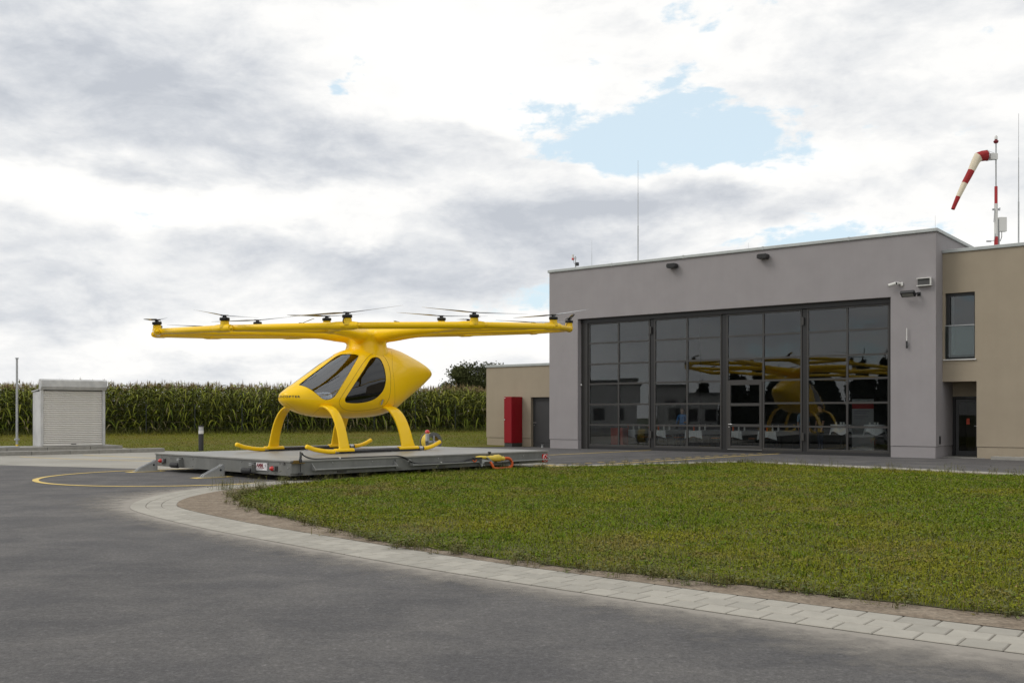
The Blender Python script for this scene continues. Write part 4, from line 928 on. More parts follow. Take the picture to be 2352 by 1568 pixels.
# lettering on the nose
c = bpy.data.curves.new('t', 'FONT'); c.body = 'VOLOCOPTER'; c.size = .072; c.space_character = 1.25; c.align_x = 'CENTER'; c.offset = .002; c.resolution_u = 3
o = bpy.data.objects.new('t', c); col.objects.link(o); bpy.context.view_layer.update(); tm = bake(o)
bm = bmesh.new(); bm.from_mesh(tm); bmesh.ops.subdivide_edges(bm, edges=[e for e in bm.edges if e.calc_length() > .03], cuts=2)
for v_ in bm.verts:
    th = v_.co.x/.42+R(6); d = Vector((-math.cos(th)*.9, -math.sin(th), 0)); st_ = Vector((1.35, 0, 0))-d*2.0; st_.z = 1.865-ZO+v_.co.y-.02; h = hull_tree.ray_cast(st_, d)
    if h[0] is not None: v_.co = h[0]+hull_normal(h[0])*.006
bm.to_mesh(tm); bm.free(); tm.materials.clear(); tm.materials.append(M_black); link('lettering', tm, hull)
# cabin floor and seats
MB().prism([(1.4, -.45), (1.4, .45), (-1.2, .6), (-1.2, -.6)], 'z', 1.62-ZO, 1.66-ZO).build('cabin_floor', M_cabin, heli)
for y in (-.36, .36):
    st = MB().prism([(.45, 1.66-ZO), (.5, 1.98-ZO), (.42, 2.04-ZO), (-.12, 1.96-ZO), (-.12, 1.66-ZO)], 'y', y-.25, y+.25).build('seat', M_seat, heli, bevel=.04)
    MB().prism([(-.02, 1.96-ZO), (-.14, 1.96-ZO), (-.42, 2.62-ZO), (-.34, 2.68-ZO), (-.26, 2.62-ZO)], 'y', y-.23, y+.23).build('seat_back', M_seat, st, bevel=.04)
    MB().prism([(-.30, 2.68-ZO), (-.40, 2.68-ZO), (-.46, 2.86-ZO), (-.38, 2.90-ZO)], 'y', y-.13, y+.13).build('headrest', M_seat, st, bevel=.03)
MB().prism([(1.55, 1.7-ZO), (1.0, 1.7-ZO), (.98, 2.05-ZO), (1.15, 2.12-ZO), (1.5, 1.98-ZO)], 'y', -.42, .42).build('instrument_panel', M_cabin, heli, bevel=.03)
# skids and legs
for sy in (1, -1):
    y = 1.37*sy; zt_ = .057
    rail = MB().cyl((1.46, y, zt_), (-1.74, y, zt_), .054, .054, 16).build('skid_rail', M_carbon, heli, auto=.6)
    for xx in (1.40, -1.62): MB().cyl((xx+.06, y, zt_), (xx-.06, y, zt_), .0565, .0565, 16).build('collar', M_steel, rail, auto=.6)
    pth = catmull([(1.45, y, zt_+.001), (1.62, y, zt_+.004), (1.85, y, zt_+.03), (2.08, y, zt_+.07), (2.26, y, zt_+.125), (2.36, y, zt_+.155)], 5); MB().tube(pth, [.056]*(len(pth)-3)+[.055, .048, .026], 16).build('skid_toe', M_yellow, rail, auto=.9)
    pth = catmull([(-1.73, y, zt_+.001), (-1.9, y, zt_+.008), (-2.12, y, zt_+.05), (-2.32, y, zt_+.12), (-2.42, y, zt_+.165)], 5); MB().tube(pth, [.056]*(len(pth)-1)+[.046], 16).build('skid_heel', M_yellow, rail, auto=.9)
    for fx in (1, -1):
        x0 = 1.14 if fx > 0 else -1.14; wd = .42 if fx > 0 else .62
        path = catmull([(.48, 1.60-ZO), (.66, 1.625-ZO), (.84, 1.58-ZO), (1.0, 1.47-ZO), (1.15, 1.27-ZO), (1.27, 1.0-ZO), (1.345, .74-ZO), (1.375, .61-ZO), (1.38, .555-ZO)], 6); n_ = len(path)
        rings = []
        for i, (py, pz) in enumerate(path):
            t = i/(n_-1); T_ = path[min(i+1, n_-1)]-path[max(i-1, 0)]; T_ = T_/np.linalg.norm(T_); Nn = np.array([-T_[1], T_[0]])
            w_ = wd*np.interp(t, [0, .12, .35, .7, .9, 1], [.95, .74, .68, .72, .80, 1.0])/2; th = np.interp(t, [0, .2, .8, 1], [.075, .05, .042, .05]); xc = x0+(1-t)**1.5*(-.03 if fx > 0 else .16)
            ring = []
            for k in range(20):
                a_ = 2*math.pi*k/20; e = .42; cx_ = math.copysign(abs(math.cos(a_))**e, math.cos(a_))*w_; cn_ = math.copysign(abs(math.sin(a_))**e, math.sin(a_))*th/1.0*.62
                ring.append((xc+cx_, (py+Nn[0]*cn_)*sy, pz+Nn[1]*cn_))
            rings.append(ring)
        leg = MB().loft(rings).build('leg', M_yellow, heli, auto=.9)
        f0 = .30 if fx > 0 else .37
        MB().prism([(y-.075, .05), (y-.075, .10), (y-.03, .132), (y+.03, .132), (y+.075, .10), (y+.075, .05)], 'x', x0-f0, x0+f0).build('foot_clamp', M_yellow, leg, bevel=.012)
# rotor carrier: hub, six arms that fork, ring of twelve tubes
RC = Vector((-.937, 0)); RZ = 3.69-ZO; GX, GY = -.0560, -.0245
def wl_(X, Y): return Vector((X*-VV.x+Y*-VV.y, X*UU.x+Y*UU.y))
def plane_z(x, y): return RZ+GX*(x-RC.x)+GY*(y-RC.y)
RR = 5.59; TH0 = R(4.05); THI = R(18.9)
def ringpt(r, ph, dz=0): q = RC+wl_(-r*math.cos(ph), -r*math.sin(ph)); return Vector((q.x, q.y, plane_z(q.x, q.y)+dz))
mb = MB()
hubz = RZ
mb.lathe([(0, -.85), (.66, -.85), (.62, -.6), (.56, -.44), (.53, -.32), (.54, -.24), (.58, -.16), (.60, -.09), (.54, -.02), (.35, .02), (0, .03)], 40, (RC.x, RC.y, RZ))
for i in range(6):
    ph = THI+i*math.pi/3
    P_ = [ringpt(.15, ph, -.10), ringpt(.7, ph, -.09), ringpt(1.3, ph, -.04), ringpt(2.1, ph, 0), ringpt(2.75, ph, .0)]
    mb.tube(catmull(P_, 4), list(np.interp(np.linspace(0, 1, 17), [0, .2, .5, .8, 1], [.25, .21, .155, .13, .12])), 16)
    for dph in (-math.pi/12, math.pi/12):
        P_ = [ringpt(2.3, ph, .0), ringpt(2.95, ph+dph*.18, 0), ringpt(4.1, ph+dph*.68, 0), ringpt(RR, ph+dph, 0)]
        mb.tube(catmull(P_, 5), list(np.linspace(.115, .075, 16)), 14)
sc = link('scratch', mb.mesh('c', M_yellow)); md = sc.modifiers.new('r', 'REMESH'); md.mode = 'VOXEL'; md.voxel_size = .034; md2 = sc.modifiers.new('s', 'SMOOTH'); md2.factor = .5; md2.iterations = 14
bpy.context.view_layer.update(); cm = bake(sc); cm.materials.clear(); cm.materials.append(M_yellow); cm.shade_smooth(); carrier = link('rotor_carrier', cm, heli)
for i in range(12):
    a_, b_ = TH0+i*math.pi/6, TH0+(i+1)*math.pi/6
    p, q = ringpt(RR, a_), ringpt(RR, b_); d = (q-p).normalized()
    MB().tube([p-d*.16, p-d*.08, p+(q-p)*.5, q+d*.02, q+d*.2, q+d*.30], [.03, .074, .078, .078, .068, .02], 16).build('ring_tube', M_yellow, carrier, auto=.9)
    MB().tube([q-d*.42, q-d*.25, q+d*.12, q+d*.24], [.076, .094, .094, .076], 16).build('tube_joint', M_yellow, carrier, auto=.9)
# rotors
blade_rings = []
for k, (r, c_, t_, tw, z) in enumerate([(.03, .05, .03, 25, 0), (.12, .06, .026, 24, .004), (.28, .125, .018, 20, .012), (.5, .13, .014, 14, .022), (.8, .105, .010, 10, .036), (1.1, .075, .007, 7, .050), (1.25, .03, .004, 5, .058)]):
    ring = []
    for j in range(12):
        a_ = 2*math.pi*j/12; x_ = math.cos(a_)*c_/2; y_ = math.sin(a_)*t_/2; tw_ = R(tw); ring.append((r, x_*math.cos(tw_)-y_*math.sin(tw_)+.012, z+x_*math.sin(tw_)+y_*math.cos(tw_)))
    blade_rings.append(ring)
blade_me = MB().loft(blade_rings).mesh('blade', M_carbon, True)
pod_me = MB().lathe([(0, -.02), (.135, -.02), (.125, .06), (.115, .07), (.112, .175), (.10, .19), (0, .19)], 24).mesh('pod', M_yellow2, True); sharp(pod_me, .6)
motor_me = MB().lathe([(0, .191), (.09, .191), (.125, .205), (.13, .22), (.13, .285), (.118, .30), (.06, .31), (.045, .345), (0, .345)], 24).mesh('motor', M_black, True); sharp(motor_me, .6)
hubc_me = MB().box(-.10, .10, -.032, .032, .345, .385).mesh('hub_cap', M_black)
az = {3: 4, 4: 172, 2: 140, 5: 215, 1: 96, 6: 92, 0: 112, 7: 20, 8: 30, 9: 5, 10: 170, 11: 12}
k = 0
for i in range(18):
    outer = i < 12
    ph = TH0+i*math.pi/6 if outer else THI+(i-12)*math.pi/3
    p = ringpt(RR if outer else RR*.52, ph, .030 if outer else .07)
    pod = link('rotor_pod', pod_me, heli); pod.location = p; pod.scale = (.86, .86, .70)
    tilt_dir = ph+R(90 if i % 2 else -90)
    pod.rotation_euler = (R(rng.normal()*1.6)+GY, -GX+R(rng.normal()*1.6), 0) if i not in (0, 1) else (R(-4), R(6), 0)
    link('motor', motor_me, pod); link('hub_cap', hubc_me, pod).rotation_euler = (0, 0, 0)
    wa = R(az.get(i, rng.uniform(0, 180))); lv = wl_(math.cos(wa), math.sin(wa)); la = math.atan2(lv.y, lv.x)
    pod.children[-1].rotation_euler = (0, 0, la)
    ya = wl_(0, 1); TM = Matrix.Rotation(R({3: -5, 4: 5, 2: 8, 1: -9, 5: -9, 0: -10, 6: 3}.get(i, rng.normal()*3)), 3, Vector((ya.x, ya.y, 0)))
    for s_ in (0, 1):
        bl = link('blade', blade_me, pod); bl.location = (0, 0, .365); bl.scale = (1.14, 1.16, 1.0); bl.rotation_euler = (TM @ Matrix.Rotation(la+math.pi*s_, 3, 'Z')).to_euler()
    if i % 3 == 0: MB().tube([(.12, 0, .03), (.17, .02, .08), (.16, .03, .16), (.11, .02, .22)], .014, 6).build('wire', M_black, pod, smooth=True)

# ------------------------------------------------------------------ inside the hangar
def hp_thing(name, label, cat, t, s, z=.012, rz=0, group=None): return thing(name, label, cat, hp(t, s, z), HROT+rz, group)
for i, t in enumerate((2.27, 3.75, 5.40, 7.13, 8.55)):
    tb = hp_thing('beer_table', 'long folding table behind the glass, %s from the annex end' % ords[i], 'table', t, 2.5, group='folding tables in the hangar')
    MB().box(-.33, .33, 0, 2.2, .70, .73).build('table_top', M_wood, tb)
    for y in (.3, 1.9):
        for x in (-.24, .24): MB().cyl((x, y, 0), (x, y+(.12 if y < 1 else -.12), .70), .016, .016, 6).build('leg', M_black, tb)
        MB().box(-.24, .24, y-.01, y+.01, .25, .27).build('brace', M_black, tb)
    k = 14; top = [(-.37, -.04), (.37, -.04), (.37, 2.24), (-.37, 2.24)]
    mb = MB(); mb.box(-.36, .36, -.03, 2.23, .732, .738)
    n_ = 22; row0 = []; row1 = []
    for j in range(n_+1):
        x = -.36+.72*j/n_; dr_ = .22+.10*abs(j/n_-.5)*2; wob = .018*math.sin(j*1.9+i); row0.append((x*1.002, -.032, .737)); row1.append((x*1.12, -.05+wob, .735-dr_))
    b = len(mb.v); mb.v += row0+row1; mb.f += [(b+j, b+j+1, b+n_+2+j, b+n_+1+j) for j in range(n_)]
    for sx in (-1, 1):
        b = len(mb.v); mb.v += [(sx*.362, -.03, .737), (sx*.362, 2.23, .737), (sx*.38, 2.23, .60), (sx*.38, -.05, .56)]; mb.f.append((b, b+1, b+2, b+3))
    c_ = mb.build('table_cloth', M_cloth); put(c_, hp(t, 2.5, .013), HROT); tag(c_, 'white cloth hanging over the end of the folding table, %s from the annex end' % ords[i], 'table cloth', 'white cloths on the folding tables')
    for j in range(3):
        g = hp_thing('bottle', '%s on the %s folding table from the annex' % (('small orange bottle', 'small white bottle beside the orange one', 'small white bottle farthest from the glass')[j], ords[i]), 'bottle', t+(-.15+.15*j), 2.8+.2*j, .752, group='bottles on the folding tables')
        MB().lathe([(0, 0), (.035, 0), (.035, .15), (.014, .2), (.014, .25), (0, .25)], 10).build('body', M_white if j else M_orange, g, auto=.7)
for i, t in enumerate((3.0, 4.55, 6.25, 7.85)):
    be = hp_thing('bench', 'orange-brown wooden bench between the folding tables, %s from the annex end' % ords[i], 'bench', t, 2.6, group='benches in the hangar')
    MB().box(-.13, .13, 0, 2.2, .44, .47).build('seat', M_wood, be)
    for y in (.3, 1.9):
        for x in (-.1, .1): MB().cyl((x, y, 0), (x, y, .44), .014, .014, 6).build('leg', M_black, be)
for i, (t, lab) in enumerate(((11.53, 'draped round standing table behind the glass next to the two people'), (12.75, 'draped round standing table behind the glass by the door jamb'))):
    tb = hp_thing('standing_table', lab, 'table', t, 2.2)
    MB().lathe([(0, 1.0), (.36, 1.0), (.36, 1.03), (0, 1.03)], 28).build('table_top', M_white, tb)
    MB().cyl((0, 0, .05), (0, 0, 1.0), .03).build('post', M_black, tb)
    for a_ in (0, 2.09, 4.19): MB().cyl((0, 0, .12), (.32*math.cos(a_), .32*math.sin(a_), .015), .02, .015, 6).build('foot', M_black, tb)
    mb = MB(); k = 40; rings = [[(.37*math.cos(2*math.pi*j/k), .37*math.sin(2*math.pi*j/k), 1.036) for j in range(k)]]
    for f_, z in ((.375, 1.02), (.36, .9), (.40, .72)): rings.append([(f_*(1+.07*math.sin(j*1.26)*(1.04-z)*2)*math.cos(2*math.pi*j/k), f_*(1+.07*math.sin(j*1.26)*(1.04-z)*2)*math.sin(2*math.pi*j/k), z-.10*(1.03-z)*math.sin(j*.63)*2) for j in range(k)])
    mb.loft(rings, False); mb.f.append(tuple(range(k))); c_ = mb.build('table_cloth', M_cloth, smooth=False); put(c_, hp(t, 2.2, .013), HROT); tag(c_, 'white cloth draped over the round standing table %s' % ('next to the two people' if i == 0 else 'by the door jamb'), 'table cloth')
    for j in range(3):
        g = hp_thing('cup', 'white cup, %s of three, on the standing table %s' % (('annex side', 'middle', 'wing side')[j], 'next to the two people' if i == 0 else 'by the door jamb'), 'cup', t-.15+.14*j, 2.1+.1*(j % 2), 1.052, group='cups on the standing tables')
        MB().lathe([(0, 0), (.03, 0), (.04, .08), (.034, .08), (.026, .01), (0, .01)], 12).build('body', M_white, g, auto=.8)
bn = hp_thing('banner_stand', 'white information banner with a red heading inside the hangar', 'banner', 11.3, 5.2)
MB().box(-.42, .42, -.006, .006, .08, 2.0).build('sheet', mat('banner_grey', (.30, .30, .30), .7), bn); MB().box(-.42, .42, -.0095, -.0065, 1.62, 1.86).build('heading', mat('banner_red', (.25, .02, .02), .7), bn)
mb = MB()
for z, w in ((1.50, .6), (1.42, .5), (1.30, .55), (1.22, .4)): mb.box(-.35, -.35+w, -.0095, -.0065, z, z+.04)
mb.build('text_lines', M_signgrey, bn); MB().box(-.45, .45, -.12, .12, 0, .08).build('base', M_galv, bn)
wb = hp_thing('tool_cabinet', 'dark grey cabinet against the inner wall of the hangar beside the annex end', 'cabinet', 1.75, 6.0); MB().box(0, .9, 0, .5, .05, 1.9).build('body', M_plat, wb, bevel=.01); MB().box(.02, .445, -.02, -.002, .08, 1.88).build('door', M_plat, wb); MB().box(.455, .88, -.02, -.002, .08, 1.88).build('door', M_plat, wb)
wb = hp_thing('tool_trolley', 'red tool trolley on the hangar floor beside the annex end', 'trolley', 2.0, 1.6)
MB().box(0, .6, 0, .45, .12, .85).build('body', mat('trolley_red', (.35, .04, .02), .5), wb, bevel=.02); MB().box(-.02, .62, -.02, .47, .852, .88).build('top', M_black, wb)
for x in (.06, .54):
    for y in (.06, .39): MB().cyl((x-.02, y, .055), (x+.02, y, .055), .055, .055, 12).build('wheel', M_rubber, wb)

SKIN = mat('skin', (.45, .27, .19), .55)
def skin_mesh(verts, edges, radii, levels=2, root=0):
    me = bpy.data.meshes.new('sk'); me.from_pydata(verts, edges, []); o = link('scratch', me); md = o.modifiers.new('skin', 'SKIN'); md.use_smooth_shade = True
    for i, r in enumerate(radii): v = me.skin_vertices[0].data[i]; v.radius = (r, r) if not isinstance(r, tuple) else r; v.use_root = (i == root)
    s = o.modifiers.new('sub', 'SUBSURF'); s.levels = levels; s.render_levels = levels; bpy.context.view_layer.update(); return bake(o)
def person(label, t, s, rz, shirt, trousers, hair, hgt=1.72, arms='down', group=None):
    p = hp_thing('person', label, 'person', t, s, .012, rz); k = hgt/1.72
    armL = {'down': [(.19, .0, 1.40), (.235, -.01, 1.13), (.24, -.06, .89), (.238, -.08, .80)], 'front': [(.19, .0, 1.40), (.25, -.04, 1.14), (.17, -.24, 1.06), (.13, -.31, 1.06)]}[arms]
    V_ = [(0, 0, .93), (0, 0, 1.08), (0, 0, 1.25), (0, .0, 1.40), (0, -.005, 1.47), (0, -.012, 1.54)]; E_ = [(0, 1), (1, 2), (2, 3), (3, 4), (4, 5)]; r_ = [(.155, .115), (.135, .10), (.155, .11), (.12, .085), (.055, .055), (.05, .05)]
    for sx in (1, -1):
        b = len(V_); V_ += [(sx*x, y, z) for x, y, z in armL]; E_ += [(3, b), (b, b+1), (b+1, b+2), (b+2, b+3)]; r_ += [.062, .046, .034, .03]
        b = len(V_); V_ += [(sx*.095, 0, .86), (sx*.105, -.005, .48), (sx*.11, .02, .09), (sx*.115, -.06, .04), (sx*.12, -.15, .025)]; E_ += [(0, b), (b, b+1), (b+1, b+2), (b+2, b+3), (b+3, b+4)]; r_ += [.095, .062, .042, .042, .032]
        hb_ = Vector((sx*armL[3][0], armL[3][1], armL[3][2])); pv = Vector((sx*armL[2][0], armL[2][1], armL[2][2])); d = (hb_-pv).normalized(); side = Vector((0, -1, 0)) if abs(d.z) > .6 else Vector((-sx, 0, 0))
        w0 = len(V_)-6
        for q in range(4):
            fb = len(V_); o_ = side*(.018-.012*q)*1.0; V_ += [tuple(hb_+o_+d*.06), tuple(hb_+o_*1.2+d*(.10-.008*abs(q-1))+Vector((0, 0, 0)))]; E_ += [(w0, fb), (fb, fb+1)]; r_ += [.010, .008]
        fb = len(V_); V_ += [tuple(hb_+side*.035+d*.03), tuple(hb_+side*.045+d*.07)]; E_ += [(w0, fb), (fb, fb+1)]; r_ += [.011, .009]
    me = skin_mesh([tuple(c*k for c in v) for v in V_], E_, [tuple(x*k for x in r) if isinstance(r, tuple) else r*k for r in r_]); me.materials.clear()
    for m in (SKIN, shirt, trousers, M_black): me.materials.append(m)
    for pol in me.polygons:
        c = pol.center/k; pol.material_index = 3 if c.z < .075 else 2 if c.z < .97 and abs(c.x) < .205 else 1 if (c.z < 1.46 and (c.z > 1.13 or abs(c.x) < .19)) else 0
    link('body', me, p)
    hd_ = MB(); rings = []
    for z, rx, ry, yo in ((1.50, .03, .035, -.03), (1.525, .055, .06, -.025), (1.56, .068, .082, -.012), (1.61, .075, .095, -.005), (1.66, .076, .096, 0), (1.70, .06, .078, .004), (1.722, .025, .035, .006)):
        ring = []
        for j in range(20):
            a_ = 2*math.pi*j/20; x, y = rx*math.cos(a_), ry*math.sin(a_)+yo
            if abs(a_-1.5*math.pi) < .2 and 1.57 < z < 1.63: y -= .02
            ring.append((x*k, y*k, z*k))
        rings.append(ring)
    hd_.loft(rings); h_ = hd_.build('head', SKIN, p, smooth=True)
    for sx in (1, -1): MB().lathe([(0, -.012), (.018, -.006), (.02, .006), (0, .014)], 8, (sx*.077*k, .0, 1.605*k)).build('ear', SKIN, h_, smooth=True); MB().lathe([(0, -.006), (.009, 0), (0, .006)], 8, (sx*.028*k, -.088*k, 1.625*k)).build('eye', M_black, h_, smooth=True)
    MB().box(-.022*k, .022*k, -.092*k, -.084*k, 1.556*k, 1.563*k).build('mouth', mat('lip', (.3, .1, .08), .6), h_)
    hr = MB(); rings = []
    for z, rx, ry, yo in ((1.55, .062, .055, .045), (1.60, .083, .075, .03), (1.65, .086, .095, .018), (1.69, .08, .10, .01), (1.725, .058, .078, .008), (1.742, .02, .03, .008)): rings.append([(rx*math.cos(2*math.pi*j/18)*k, (ry*math.sin(2*math.pi*j/18)+yo)*k, z*k) for j in range(18)])
    hr.loft(rings); hr.build('hair', hair, p, smooth=True)
    return p
HB = mat('hair_brown', (.06, .035, .02), .6); HD = mat('hair_dark', (.02, .015, .012), .6)
person('person in a bright blue shirt standing behind the folding tables', 3.75, 4.6, 0, mat('shirt_blue', (.07, .22, .50), .8), mat('jeans', (.03, .04, .07), .8), HB, 1.66, 'front')
person('person in a pale blue top with their back turned inside the hangar', 9.70, 3.2, R(170), mat('shirt_pale', (.30, .40, .50), .8), mat('jeans', (.03, .04, .07), .8), HD, 1.70)
person('person in dark clothes facing a friend in pale blue inside the hangar', 10.22, 3.6, R(-40), mat('shirt_dark', (.03, .03, .032), .8), mat('jeans', (.03, .04, .07), .8), HB, 1.76)

# ------------------------------------------------------------------ vegetation
def vnoise(x, y, sc, seed):
    r = np.random.default_rng(seed).random((64, 64)); x = x*sc; y = y*sc; xi = np.floor(x).astype(int); yi = np.floor(y).astype(int); fx = x-xi; fy = y-yi; fx = fx*fx*(3-2*fx); fy = fy*fy*(3-2*fy)
    g = lambda a, b: r[a % 64, b % 64]
    return (g(xi, yi)*(1-fx)+g(xi+1, yi)*fx)*(1-fy)+(g(xi, yi+1)*(1-fx)+g(xi+1, yi+1)*fx)*fy
def lerp(a, b, t): return a+(b-a)*t[:, None]
def blades(pts, z, length, width, tint, lean=.8):
    """curved grass blades: two triangles each, one colour per blade"""
    n = len(pts); a = rng.uniform(0, 2*math.pi, n); d = np.stack([np.cos(a), np.sin(a)], 1); pn = np.stack([-d[:, 1], d[:, 0]], 1)
    ln = np.abs(rng.normal(lean, .35, n)); base = np.c_[pts, z]; hw = (width/2)[:, None]; L_ = length[:, None]
    ct = np.cos(np.clip(ln, 0, 1.45))[:, None]; st = np.sin(np.clip(ln, 0, 1.45))[:, None]
    mid = base+np.c_[d*L_*.5*st*.7, L_*.5*(ct*.6+.4)]; tip = base+np.c_[d*L_*st, L_*ct*.9]
    P = np.c_[pn*hw, np.zeros(n)]
    V_ = np.stack([base-P*.7, base+P*.7, mid+P, mid-P, tip], 1).reshape(-1, 3); o_ = np.arange(n)*5
    F_ = np.concatenate([np.stack([o_, o_+1, o_+2], 1), np.stack([o_, o_+2, o_+3], 1), np.stack([o_+3, o_+2, o_+4], 1)]); return V_, F_, np.repeat(tint, 5, 0)
def leaves(pts, z, size, tint):
    n = len(pts); a = rng.uniform(0, 2*math.pi, n); d = np.stack([np.cos(a), np.sin(a), rng.uniform(-.3, .5, n)], 1); p = np.stack([-np.sin(a), np.cos(a), rng.uniform(-.4, .4, n)], 1); b = np.c_[pts, z]; s_ = size[:, None]
    V_ = np.stack([b-d*s_*.5, b+p*s_*.32, b+d*s_*.6, b-p*s_*.32], 1).reshape(-1, 3); o_ = np.arange(n)*4
    return V_, np.concatenate([np.stack([o_, o_+1, o_+2], 1), np.stack([o_, o_+2, o_+3], 1)]), np.repeat(tint, 4, 0)
def merge(parts):
    V_ = []; F_ = []; T_ = []; o_ = 0
    for v, f_, t in parts: V_.append(v); F_.append(f_+o_); T_.append(t); o_ += len(v)
    return np.concatenate(V_), np.concatenate(F_), np.concatenate(T_)
G_GREEN = np.array([.128, .172, .006]); G_YEL = np.array([.190, .195, .011]); G_DRY = np.array([.225, .165, .055]); G_DARK = np.array([.065, .095, .006]); G_GREY = np.array([.165, .190, .070])
def turf_tint(x, y):
    n = len(x); a = vnoise(x, y, .45, 1)*.6+vnoise(x, y, 1.3, 2)*.4; b = vnoise(x, y, .8, 3)*.55+vnoise(x, y, 3.1, 4)*.45
    c = lerp(np.tile(G_GREEN, (n, 1)), G_YEL, np.clip((a-.42)*2.6, 0, 1)); c = lerp(c, G_DRY, np.clip((b-.60)*2.4, 0, .7)); r = rng.random(n)
    c[r < .05] = G_DRY; c[(r > .05) & (r < .11)] = G_DARK; c[(r > .11) & (r < .15)] = G_GREY
    return c*rng.uniform(.86, 1.16, (n, 1))
tp = np.array(turfj); N0 = 4200000; cand = np.c_[rng.uniform(-5, 25, N0), rng.uniform(-1, 29.5, N0)]
dist = np.hypot(cand[:, 0], cand[:, 1]); dens = 3900*np.clip((9/np.maximum(dist, 5))**1.15, .13, 1.0); view = np.abs(cand[:, 0]) < .60*cand[:, 1]+.8; dens = np.where(view, dens, np.where(cand[:, 1] > 0, 330, 60))
keep = rng.random(N0) < dens*(30*30.5)/N0
cand = cand[keep]; dist = dist[keep]; cand = cand[inside(tp, cand)]; dist = np.hypot(cand[:, 0], cand[:, 1]); n = len(cand)
patch = vnoise(cand[:, 0], cand[:, 1], 1.1, 9)*.5+vnoise(cand[:, 0], cand[:, 1], 2.9, 10)*.5
sc_ = np.clip((dist/9)**.6, .6, 1.7)*.85
il = rng.random(n) < np.clip(.20+(patch-.5)*.7, .08, .6)
pb = cand[~il]; pl = cand[il]
parts = [blades(pb, np.full(len(pb), .018), rng.uniform(.030, .070, len(pb))*(.35+1.25*patch[~il]), rng.uniform(.004, .008, len(pb))*sc_[~il], turf_tint(pb[:, 0], pb[:, 1])),
         leaves(pl, .022+rng.uniform(0, .045, len(pl)), rng.uniform(.016, .036, len(pl))*sc_[il], turf_tint(pl[:, 0], pl[:, 1])*np.array([1.0, .95, 1.25]))]
cq = np.c_[rng.uniform(-5, 14, 2600), rng.uniform(5, 29, 2600)]; cq = cq[inside(tp, cq)]        # coarser tufts and clover standing out of the sward
for q in cq:
    m_ = rng.integers(10, 26); r_ = rng.uniform(.04, .12); tt_ = turf_tint(np.full(m_, q[0]), np.full(m_, q[1]))*np.array([.7, .95, .9])*rng.uniform(.75, 1.15)
    if rng.random() < .55: parts.append(blades(q+rng.normal(size=(m_, 2))*r_*.5, np.full(m_, .018), rng.uniform(.05, .115, m_), np.full(m_, .0075), tt_, .6))
    else: parts.append(leaves(q+rng.normal(size=(m_, 2))*r_, rng.uniform(.035, .065, m_), rng.uniform(.02, .042, m_), tt_))
# straggling plants at the turf's edge and on the bare soil
edge = catmull(turf+[turf[0]], 30); ei = rng.integers(0, len(edge), 760); ep = edge[ei]+rng.normal(size=(760, 2))*.12; ep = ep[(ep[:, 1] > 4) & (np.abs(ep[:, 0]) < .62*ep[:, 1]+1)]
back = np.array([(-5.5+.9*u+rng.normal()*.10, 18.6+3.4*u+rng.normal()*.10) for u in rng.random(26)]); alongp = np.array([(-3.9+5*u+rng.normal()*.08, 22.0+4.6*u-.25+rng.normal()*.08) for u in rng.random(40)]); farw = np.array([(2.6+4.4*u+rng.normal()*.1, 27.5+1.7*u+rng.normal()*.12) for u in rng.random(30)]+[(7.6+4.6*u+rng.normal()*.1, 28.3-4.8*u+rng.normal()*.12) for u in rng.random(26)])
for grp, hh in ((ep, .085), (back, .16), (alongp, .13), (farw, .15)):
    for q in grp:
        m_ = rng.integers(14, 34); h_ = hh*rng.uniform(.6, 1.4); pts_ = q+rng.normal(size=(m_, 2))*h_*.5; tint_ = np.tile(lerp(np.array([G_GREY*.75]), G_DRY*.7, np.array([rng.random()*.7]))[0], (m_, 1))*rng.uniform(.6, 1.2, (m_, 1))
        parts.append(leaves(pts_, .02+np.abs(rng.normal(size=m_))*h_*.7, rng.uniform(.018, .04, m_), tint_)); m2 = 6; parts.append(blades(q+rng.normal(size=(m2, 2))*h_*.3, np.full(m2, .015), rng.uniform(.8, 1.6, m2)*h_, np.full(m2, .006), tint_[:m2], .35))
V_, F_, T_ = merge(parts); gme = np_mesh('grass', V_, F_, M_grass, T_); tag(link('grass', gme), 'short weedy green and straw-coloured grass filling the kerbed island', 'grass', kind='stuff')
# back lawn blades, low and sparse, rank growth under the maize
N1 = 110000; c1 = np.c_[rng.uniform(-30, 3, N1), rng.uniform(36, 64, N1)]
lf_ = np.array([lawn_front(x) for x in np.linspace(-62, 7, 300)]); cy_ = np.array([corn_y0(x) for x in np.linspace(-62, 7, 300)]); xs_ = np.linspace(-62, 7, 300)
f0 = np.interp(c1[:, 0], xs_, lf_); f1 = np.interp(c1[:, 0], xs_, cy_); ok = (c1[:, 1] > f0+.05) & (c1[:, 1] < f1+.5) & (c1[:, 0] < -1.3+.78*(c1[:, 1]-44.5)); c1 = c1[ok]; f0 = f0[ok]; f1 = f1[ok]
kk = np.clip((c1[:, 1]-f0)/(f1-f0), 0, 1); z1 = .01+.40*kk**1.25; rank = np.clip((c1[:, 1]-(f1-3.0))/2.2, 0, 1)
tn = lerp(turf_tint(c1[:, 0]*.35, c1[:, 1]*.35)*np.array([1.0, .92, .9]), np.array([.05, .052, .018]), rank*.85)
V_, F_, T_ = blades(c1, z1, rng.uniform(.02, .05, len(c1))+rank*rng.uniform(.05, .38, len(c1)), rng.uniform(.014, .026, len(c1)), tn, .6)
tag(link('lawn_grass', np_mesh('lawn_grass', V_, F_, M_grass, T_)), 'mown olive-green grass sloping up to the maize field', 'grass', kind='stuff')
